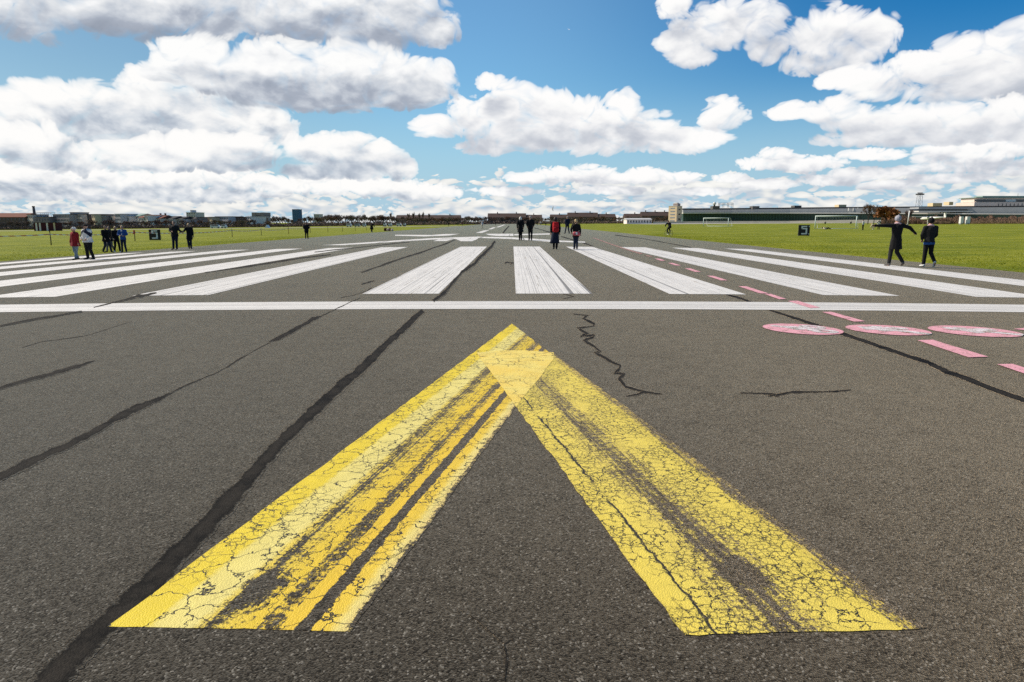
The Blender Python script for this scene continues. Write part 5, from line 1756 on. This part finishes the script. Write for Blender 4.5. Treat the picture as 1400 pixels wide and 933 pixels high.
for x0_, x1_, yt in ((973, 982, 281.8), (1027, 1036, 282.0), (1084, 1093, 281.2), (1144, 1154, 280.0), (1272, 1284, 277.8), (1294, 1299, 276.2)):
    A, B = at(x0_, yt, 462), at(x1_, yt + 4.5, 462)
    bm = bmesh.new(); box(bm, ((A.x + B.x) / 2, 462, (A.z + B.z) / 2), (B.x - A.x, 6, A.z - B.z)); obj('roof_hut', bm, WALLS['dark'] if x0_ < 1140 else WALLS['cream'], hg)
# radome and railing frame on the roof
a = at(976.8, 280.6, 455)
r = thing('radome', 'small white radar ball on a stand on the hangar roof', 'radome', a, 0)
bm = bmesh.new(); ball(bm, (0, 0, 1.15), 1.0, 3); obj('ball', bm, M_GEL, r, True)
bm = bmesh.new(); tube(bm, [(0, 0, -.6), (0, 0, .4)], .6, 10); obj('stand', bm, M_DKMET, r)
a, b = at(983.5, 284.0, 455), at(1002.5, 277.6, 455)
r = thing('roof_gantry', 'open dark steel gantry on the hangar roof beside the white ball', 'gantry', ((a.x + b.x) / 2, 455, a.z), 0)
w_, h_ = b.x - a.x, b.z - a.z
bm = bmesh.new()
for x in (-.5, -.17, .17, .5):
    for yy in (0, 2.5): box(bm, (x * w_, yy, h_ / 2), (.16, .16, h_))
for z in (.62, 1.0):
    for yy in (0, 2.5): box(bm, (0, yy, z * h_), (w_ + .2, .18, .18))
obj('frame', bm, M_DKMET, r)
# radar lattice tower
a, b = at(1283, 279, 420), at(1283, 263.4, 420)
r = thing('radar_tower', 'lattice mast with a dark flat platform on top, above the hangar', 'mast', (a.x, 440, a.z - 6), 0)
h_ = b.z - a.z + 6
bm = bmesh.new()
for sx in (-1, 1):
    for sy in (-1, 1): tube(bm, [(sx * 1.5, sy * 1.5, 0), (sx * 1.0, sy * 1.0, h_)], .10, 5)
for i in range(5):
    z0_, z1_ = h_ * i / 5, h_ * (i + 1) / 5
    for sy in (-1, 1):
        tube(bm, [(-1.4, sy * 1.3, z0_), (1.1, sy * 1.1, z1_)], .06, 4); tube(bm, [(1.4, sy * 1.3, z0_), (-1.1, sy * 1.1, z1_)], .06, 4)
obj('lattice', bm, M_STEEL, r)
bm = bmesh.new(); box(bm, (0, 0, h_ - .2), (3.8, 3.0, .8)); box(bm, (0, 0, h_ + .6), (3.2, .3, .5)); obj('platform', bm, M_DKMET, r)
# terminal building further along
A, B = at(1333, 271, 430), at(1450, 281.5, 430)
r = thing('terminal', 'pale terminal building with long dark window bands above the hangar roof', 'building', ((A.x + B.x) / 2, 430, B.z - 3), 0)
w_ = B.x - A.x; h1 = at(1340, 276.4, 430).z - (B.z - 3); h2 = A.z - (B.z - 3)
bm = bmesh.new(); box(bm, (0, 9, h1 / 2), (w_, 18, h1)); obj('lower_storey', bm, WALLS['pale'], r)
bm = bmesh.new(); box(bm, (1.2, 10, (h1 + h2) / 2 + .2), (w_ - 3, 15, h2 - h1)); obj('upper_storey', bm, WALLS['pale'], r)
bm = bmesh.new(); box(bm, (1.2, 10, h2 + .45), (w_ - 1, 17, .35)); obj('roof', bm, ROOFS['copper'], r)
bm = bmesh.new(); box(bm, (2, 12, h2 + 1.1), (w_ * .7, 8, 1.1)); obj('roof_hut', bm, ROOFS['copper'], r)
for i in range(16):
    x = -w_ / 2 + 3 + (w_ - 5) * i / 15
    bm = bmesh.new(); box(bm, (x, 2.44, h1 + (h2 - h1) * .42), (w_ / 17, .12, (h2 - h1) * .55)); obj('window', bm, M_GEL if i in (6, 7) else GLASS, r)
for i in range(12):
    x = -w_ / 2 + w_ * .28 + w_ * .5 * i / 11
    bm = bmesh.new(); box(bm, (x, -.06, h1 * .62), (.45, .12, h1 * .42), 0, 0); obj('slot_window', bm, GLASS, r)
bm = bmesh.new(); tube(bm, [(w_ * .1, 8, h2), (w_ * .1, 8, h2 + 3.2)], .09, 6); obj('aerial', bm, M_DKMET, r)
# roofs of a lower pier in front of the terminal
A, B = at(1250, 283.6, 400), at(1450, 288.4, 392)
r = thing('pier_roof', 'long pale zinc pier roof under the terminal, with a band of dark glazing', 'building', ((A.x + B.x) / 2, 396, B.z), 0)
w_ = B.x - A.x; h_ = A.z - B.z
bm = bmesh.new(); box(bm, (0, 4, h_ * .78), (w_, 9, h_ * .42)); obj('roof', bm, ROOFM, r)
bm = bmesh.new(); box(bm, (0, 4.6, h_ * .30), (w_, 8, h_ * .56)); obj('glazing', bm, GLASS, r)
bm = bmesh.new(); box(bm, (0, 4, -.2), (w_, 9.5, .5)); obj('ledge', bm, FASC, r)
for i in range(9):
    bm = bmesh.new(); box(bm, (-w_ * .02 + i * 2.1, .45, h_ * .30), (1.3, .12, h_ * .3)); obj('white_pane', bm, WALLS['white'], r)  # panes in the white wall colour, just proud of the dark glazing
# cream tower house
A, B = at(916.3, 281.6, 440), at(933.8, 304.6, 440)
z0 = H((A.x + B.x) / 2)
ct = thing('stair_tower', 'square cream tower house with a small dark lookout on its roof', 'tower', ((A.x + B.x) / 2, 444, z0 - .1), -.80)
w_, h_ = (B.x - A.x) / 1.414 * 1.0, A.z - z0
bm = bmesh.new(); box(bm, (0, 0, h_ / 2), (w_, w_, h_)); obj('wall', bm, WALLS['cream'], ct)
bm = bmesh.new(); box(bm, (0, 0, h_ + .1), (w_ + .3, w_ + .3, .24)); obj('roof_edge', bm, FASC, ct)
bm = bmesh.new(); box(bm, (w_ * .15, 0, h_ + .95), (w_ * .6, w_ * .5, 1.5), bev=.15); lo_ = obj('lookout', bm, WALLS['slate'], ct)
bm = bmesh.new(); box(bm, (w_ * .15, 0, h_ + 1.95), (w_ * .3, w_ * .3, .5)); obj('cap', bm, M_GEL, lo_)
for i in range(5):
    bm = bmesh.new(); box(bm, (0, -w_ / 2 - .02, h_ * (.16 + .18 * i)), (w_ * .55, .14, h_ * .05)); obj('window', bm, GLASSL, ct)
for i in range(3):
    bm = bmesh.new(); box(bm, (w_ / 2 + .02, 0, h_ * (.25 + .28 * i)), (.14, w_ * .34, h_ * .075)); obj('window', bm, GLASS, ct)
# low pale wall in front of the hangar
bm = bmesh.new()
prev = None
for (x, Y) in [(893, 430), (934, 432), (1000, 424), (1080, 410), (1160, 394), (1235, 380)]:
    p = at(x, 304, Y); z = H(p.x)
    hgt = 1.15 if x < 1100 else 1.7
    cur = [bm.verts.new((p.x, Y + d, z + q)) for d, q in ((0, -.2), (0, hgt), (.4, hgt), (.4, -.2))]
    if prev:
        for i in range(4): bm.faces.new((prev[i], prev[(i + 1) % 4], cur[(i + 1) % 4], cur[i]))
    else: bm.faces.new(cur)
    prev = cur
bm.faces.new(prev)
w_o = obj('boundary_wall', bm, plain('cream_concrete', (.58, .53, .42), .85, .2, .15, .4))
tag(w_o, 'long low cream wall at the foot of the hangar beyond the grass', 'wall')

# white vans and tents parked in a line beyond the grass
vans = [(287, 301, 307.4, 310.8, 'white van parked beyond the grass, past the couple holding hands'), (302, 309, 307.2, 310.2, 'low pale car parked next to a white van beyond the grass'), (361.5, 367, 307.6, 310.6, 'small white tent pitched beyond the grass in front of the dark topped tower'),
        (473.5, 480.5, 305.6, 307.8, 'white van parked alone before the bare trees'), (484.5, 492, 305.8, 307.8, 'silver car parked before the bare trees'), (495.5, 500, 305.6, 307.8, 'small white car parked before the bare trees'),
        (524, 528, 304.8, 308.0, 'upright white van near the row of small bags'), (530.5, 535.5, 304.9, 308.0, 'white van in the middle of the parked line near the bags'), (542, 549, 305.0, 307.8, 'long white van at the end of the parked line'), (551.5, 554.5, 305.2, 307.6, 'tiny white car closing the parked line')]
M_VAN = plain('white_vehicle_paint', (.72, .72, .71), .3, .5, .05, 2)
for x0_, x1_, yt, yb, lab in vans:
    Y = 330.0
    A, B = at(x0_, yt, Y), at(x1_, yb, Y)
    z0 = H((A.x + B.x) / 2); w_ = B.x - A.x; h_ = max(1.35, A.z - z0)
    if 'tent' in lab:
        r = thing('tent', lab, 'tent', ((A.x + B.x) / 2, Y, z0), 0)
        bm = bmesh.new(); prism(bm, [(-w_ / 2, 0), (w_ / 2, 0), (0, h_)], 0, 3); obj('canvas', bm, M_VAN, r)
        continue
    r = thing('parked_van' if 'van' in lab else 'parked_car', lab, 'van' if 'van' in lab else 'car', ((A.x + B.x) / 2, Y, z0), 0)
    bm = bmesh.new(); prism(bm, [(-w_ / 2, .3), (w_ / 2, .3), (w_ / 2, h_ * .55), (w_ * .38, h_ * .62), (w_ * .26, h_), (-w_ * .46, h_), (-w_ / 2, h_ * .6)], 0, 1.8); obj('body', bm, M_VAN if 'silver' not in lab else M_STEEL, r)
    for s in (-.3, .3):
        bm = bmesh.new(); tube(bm, [(s * w_, -.05, .32), (s * w_, .15, .32)], .32, 12); obj('wheel', bm, RUB, r)
    bm = bmesh.new(); prism(bm, [(-w_ * .40, h_ * .64), (w_ * .33, h_ * .64), (w_ * .24, h_ * .92), (-w_ * .40, h_ * .92)], -.012, .02); obj('side_window', bm, GLASS, r)

# ------------------------------------------------------------------ bare trees, bushes and reeds
BARK = plain('bare_bark', (.050, .040, .034), .9, .15, .3, 2)
TWIG = plain('bare_twigs', (.17, .125, .10), .9, .12, .4, .5)
TWIG2 = plain('reddish_twigs', (.20, .125, .085), .9, .12, .4, .5)
TWIG3 = plain('greyish_twigs', (.20, .165, .13), .9, .12, .4, .5)
LEAFB = plain('withered_brown_leaves', (.23, .105, .045), .85, .15, .5, 1.2)
EVERG = plain('dark_needles', (.022, .035, .022), .9, .12, .4, .8)
REED = plain('dry_reeds', (.20, .135, .085), .9, .15, .45, .6)


def branchy(rnd, h, spread, levels=4, gather=.5):
    """recursive limbs; returns segments (p, q, r0, r1) and twig ends"""
    seg, ends = [], []

    def grow(p, d, L, r, lv):
        q = p + d * L
        seg.append((p, q, r, r * .68))
        if lv == 0:
            ends.append((q, d)); return
        for k in range(3 if lv > 1 else 2):
            a = rnd.uniform(.35, .75) * spread
            ax = Vector((rnd.gauss(0, 1), rnd.gauss(0, 1), rnd.gauss(0, .3)))
            nd = (d + ax.normalized() * a + Vector((0, 0, .18 * gather))).normalized()
            grow(p.lerp(q, rnd.uniform(.45, 1.0)), nd, L * rnd.uniform(.66, .90), r * .62, lv - 1)
    grow(Vector((0, 0, 0)), Vector((rnd.gauss(0, .05), rnd.gauss(0, .05), 1)).normalized(), h * .22, h * .020, levels)
    return seg, ends


def tree_mesh(seed, h, spread, mat_t, n_twig=5, tw=.045, gather=.5, levels=4, leaf=None):
    rnd = random.Random(seed)
    seg, ends = branchy(rnd, h, spread, levels, gather)
    bt = bmesh.new()
    for p, q, r0, r1 in seg[:]:
        if r0 > h * .0028: tube(bt, [p, q], [r0, r1], 5, False)
    trunk = bpy.data.meshes.new('trunk'); bt.to_mesh(trunk); bt.free(); trunk.materials.append(BARK)
    co, fa = [], []
    for (p, d) in ends + [(s[1], s[1] - s[0]) for s in seg[len(seg) // 3:]]:
        d = d.normalized()
        for _ in range(n_twig):
            v = (d + Vector((rnd.gauss(0, .6), rnd.gauss(0, .6), rnd.gauss(.1, .5)))).normalized()
            L = h * rnd.uniform(.05, .13)
            sd = v.cross(Vector((rnd.gauss(0, 1), rnd.gauss(0, 1), rnd.gauss(0, 1)))).normalized() * (tw * h / 10 * rnd.uniform(.5, 1.4))
            i = len(co)
            if leaf:
                c = p + v * L * rnd.uniform(.2, 1.2); s2 = v * leaf * rnd.uniform(.5, 1.3); sd = sd.normalized() * leaf * rnd.uniform(.4, .9)
                co += [c - s2 - sd, c - s2 + sd, c + s2 + sd, c + s2 - sd]; fa.append((i, i + 1, i + 2, i + 3))
            else:
                co += [p - sd, p + sd, p + v * L]; fa.append((i, i + 1, i + 2))
    cr = bpy.data.meshes.new('crown'); cr.from_pydata([tuple(c) for c in co], [], fa); cr.materials.append(mat_t)
    return trunk, cr


protos = [tree_mesh(i, 10, s, m, 9, w_, g) for i, (s, m, w_, g) in enumerate(((.95, TWIG, .05, .4), (1.1, TWIG3, .05, .2), (.85, TWIG2, .06, .6), (1.0, TWIG, .06, .5), (1.15, TWIG2, .05, .3)))]
poplar = tree_mesh(31, 10, .32, TWIG, 5, .05, 1.6)


def tree(px, base_y, top_y, Y, label, group=None, kind=0, wide=1.0, name='bare_tree', pr=None):
    x = at(px, 300, Y).x
    z = H(x)
    h = (at(px, top_y, Y).z - z)
    tr, cr = pr or protos[kind % len(protos)]
    zmax = max(v.co.z for v in cr.vertices) if 'zm' not in cr else cr['zm']
    cr['zm'] = zmax
    s = h / zmax
    r = thing(name, label, 'tree', (x, Y, z), rndT.uniform(0, 6.28), group)
    r.scale = (s * wide, s * wide, s)
    link('trunk', tr, None, r); link('crown', cr, None, r)
    return r


rndT = random.Random(11)
BELT = 'bare trees in the long belt beyond the field'
BL = 'leafless brown tree in the long dark belt along the far edge of the field'
belt = []
x = 262.0
while x < 660:
    t = 298 if x < 330 else 295.5 if x < 440 else 293.5 if x < 535 else 296
    if 395 < x < 412: t = 299
    belt.append((x, t + rndT.uniform(-1.8, 2.6), rndT.uniform(500, 590), rndT.uniform(.9, 1.3)))
    x += rndT.uniform(3.0, 5.2)
x = 640.0
while x < 925:
    t = 296.2 if x < 665 else 296.4 if x < 850 else 296.2
    belt.append((x, t + rndT.uniform(-2.2, 2.0), rndT.uniform(520, 600), rndT.uniform(.9, 1.35)))
    x += rndT.uniform(3.2, 5.2)
for (x, t, Y, wd) in belt:
    tree(x, 306, t, Y, BL, BELT, rndT.randrange(5), wd)
for x, t in ((455, 292.4), (462, 293.0), (440, 294), (515, 293.4), (522, 293.8)):
    tree(x, 307, t, 560, 'taller spreading bare tree rising over the belt past the blue tower', 'taller bare trees over the belt', rndT.randrange(5), 1.3)
for x, t in ((559, 290.2), (565.4, 288.6), (573.4, 289.8), (578.4, 288.4), (586.8, 290.6), (534.2, 289), (498.6, 291)):
    tree(x, 306, t, 620, 'slim upright bare poplar rising over the brown roofed row', 'slim poplars over the brown roofs', 0, .8, 'poplar_tree', poplar)
for x in (4, 18, 29, 41, 84, 92, 108, 117, 128, 139, 147, 153, 160, 166, 172, 179, 184, 192, 199, 206, 213, 219, 226, 233, 246, 252, 258, 266, 274, 283, 296, 304, 311, 322, 331, 339, 348, 366):
    tree(x, 313, 301.5 + rndT.uniform(-3, 2.5), 425 + rndT.uniform(-8, 12), 'small bare tree standing before the row of town houses', 'small bare trees before the houses', rndT.randrange(5), 1.4)
tree(353, 311, 297.4, 470, 'dark pointed evergreen standing in front of the dark topped tower', None, 0, .55, 'evergreen_tree', tree_mesh(77, 10, .6, EVERG, 10, .2, .8, leaf=.35))
for x, t, lab in ((1187, 276.5, 'tall thin bare tree beside the rust brown bush, nearer the goal'), (1195, 277.6, 'tall thin bare tree rising directly behind the rust brown bush'), (1243, 284.5, 'bare tree behind the leaning pale pole')):
    tree(x, 304, t, 235, lab, None, int(x) % 5, .75)
bush = tree_mesh(55, 6, 1.05, LEAFB, 16, .2, .25, 4, leaf=.19)
bush_ = tree(1214, 306.4, 277.4, 165, 'round bush full of rust brown withered leaves behind the woman in the grey beanie', None, 0, 1.12, 'brown_bush', bush)
bush_.location.z -= .62


# undergrowth that reads as one dark mass at the foot of the houses and trees, and the scrub bank by the terminal
def scrub(name, spec, mat, seed, n, wdt, hgt, label=None):
    rnd = random.Random(seed)
    co, fa = [], []
    for (xa, xb, Ya, Yb, top) in spec:
        for _ in range(n):
            t = rnd.random()
            Y = Ya + (Yb - Ya) * rnd.random()
            px_ = xa + (xb - xa) * t
            X_ = at(px_, 300, Y).x; z = H(X_)
            hm = max(.6, (at(px_, top, Y).z - z)) * (.55 + .45 * abs(sin(px_ * .21) * cos(px_ * .083 + 1))) * rnd.uniform(.35, 1.08)
            base = z + hm * rnd.uniform(0, .75)
            a = rnd.uniform(0, 2 * pi); w_ = wdt * rnd.uniform(.4, 1.3)
            i = len(co)
            co += [(X_ - cos(a) * w_, Y - sin(a) * w_, base), (X_ + cos(a) * w_, Y + sin(a) * w_, base), (X_ + rnd.gauss(0, w_), Y + rnd.gauss(0, w_), base + hgt * rnd.uniform(.4, 1.2))]
            fa.append((i, i + 1, i + 2))
    me = bpy.data.meshes.new(name); me.from_pydata(co, [], fa)
    o = link(name, me, mat)
    o['kind'] = 'stuff'
    if label: o['label'] = label
    return o


scrub('undergrowth', [(-40, 130, 415, 440, 307), (100, 260, 412, 438, 304.5), (250, 420, 430, 455, 302.5), (400, 560, 470, 500, 299.5), (540, 700, 480, 520, 299.5), (690, 930, 480, 520, 299.2)], TWIG, 3, 9000, .42, .8, 'dark leafless undergrowth along the far edge of the field')
scrub('scrub', [(1205, 1300, 228, 250, 291.5), (1290, 1440, 228, 250, 291.0)], TWIG2, 4, 20000, .13, .6, 'brown leafless scrub on the bank before the hangar')
scrub('reeds', [(1262, 1300, 218, 226, 301.2), (1328, 1440, 216, 226, 299.2)], REED, 6, 7000, .07, .5, 'dry reddish reeds along the foot of the bank')
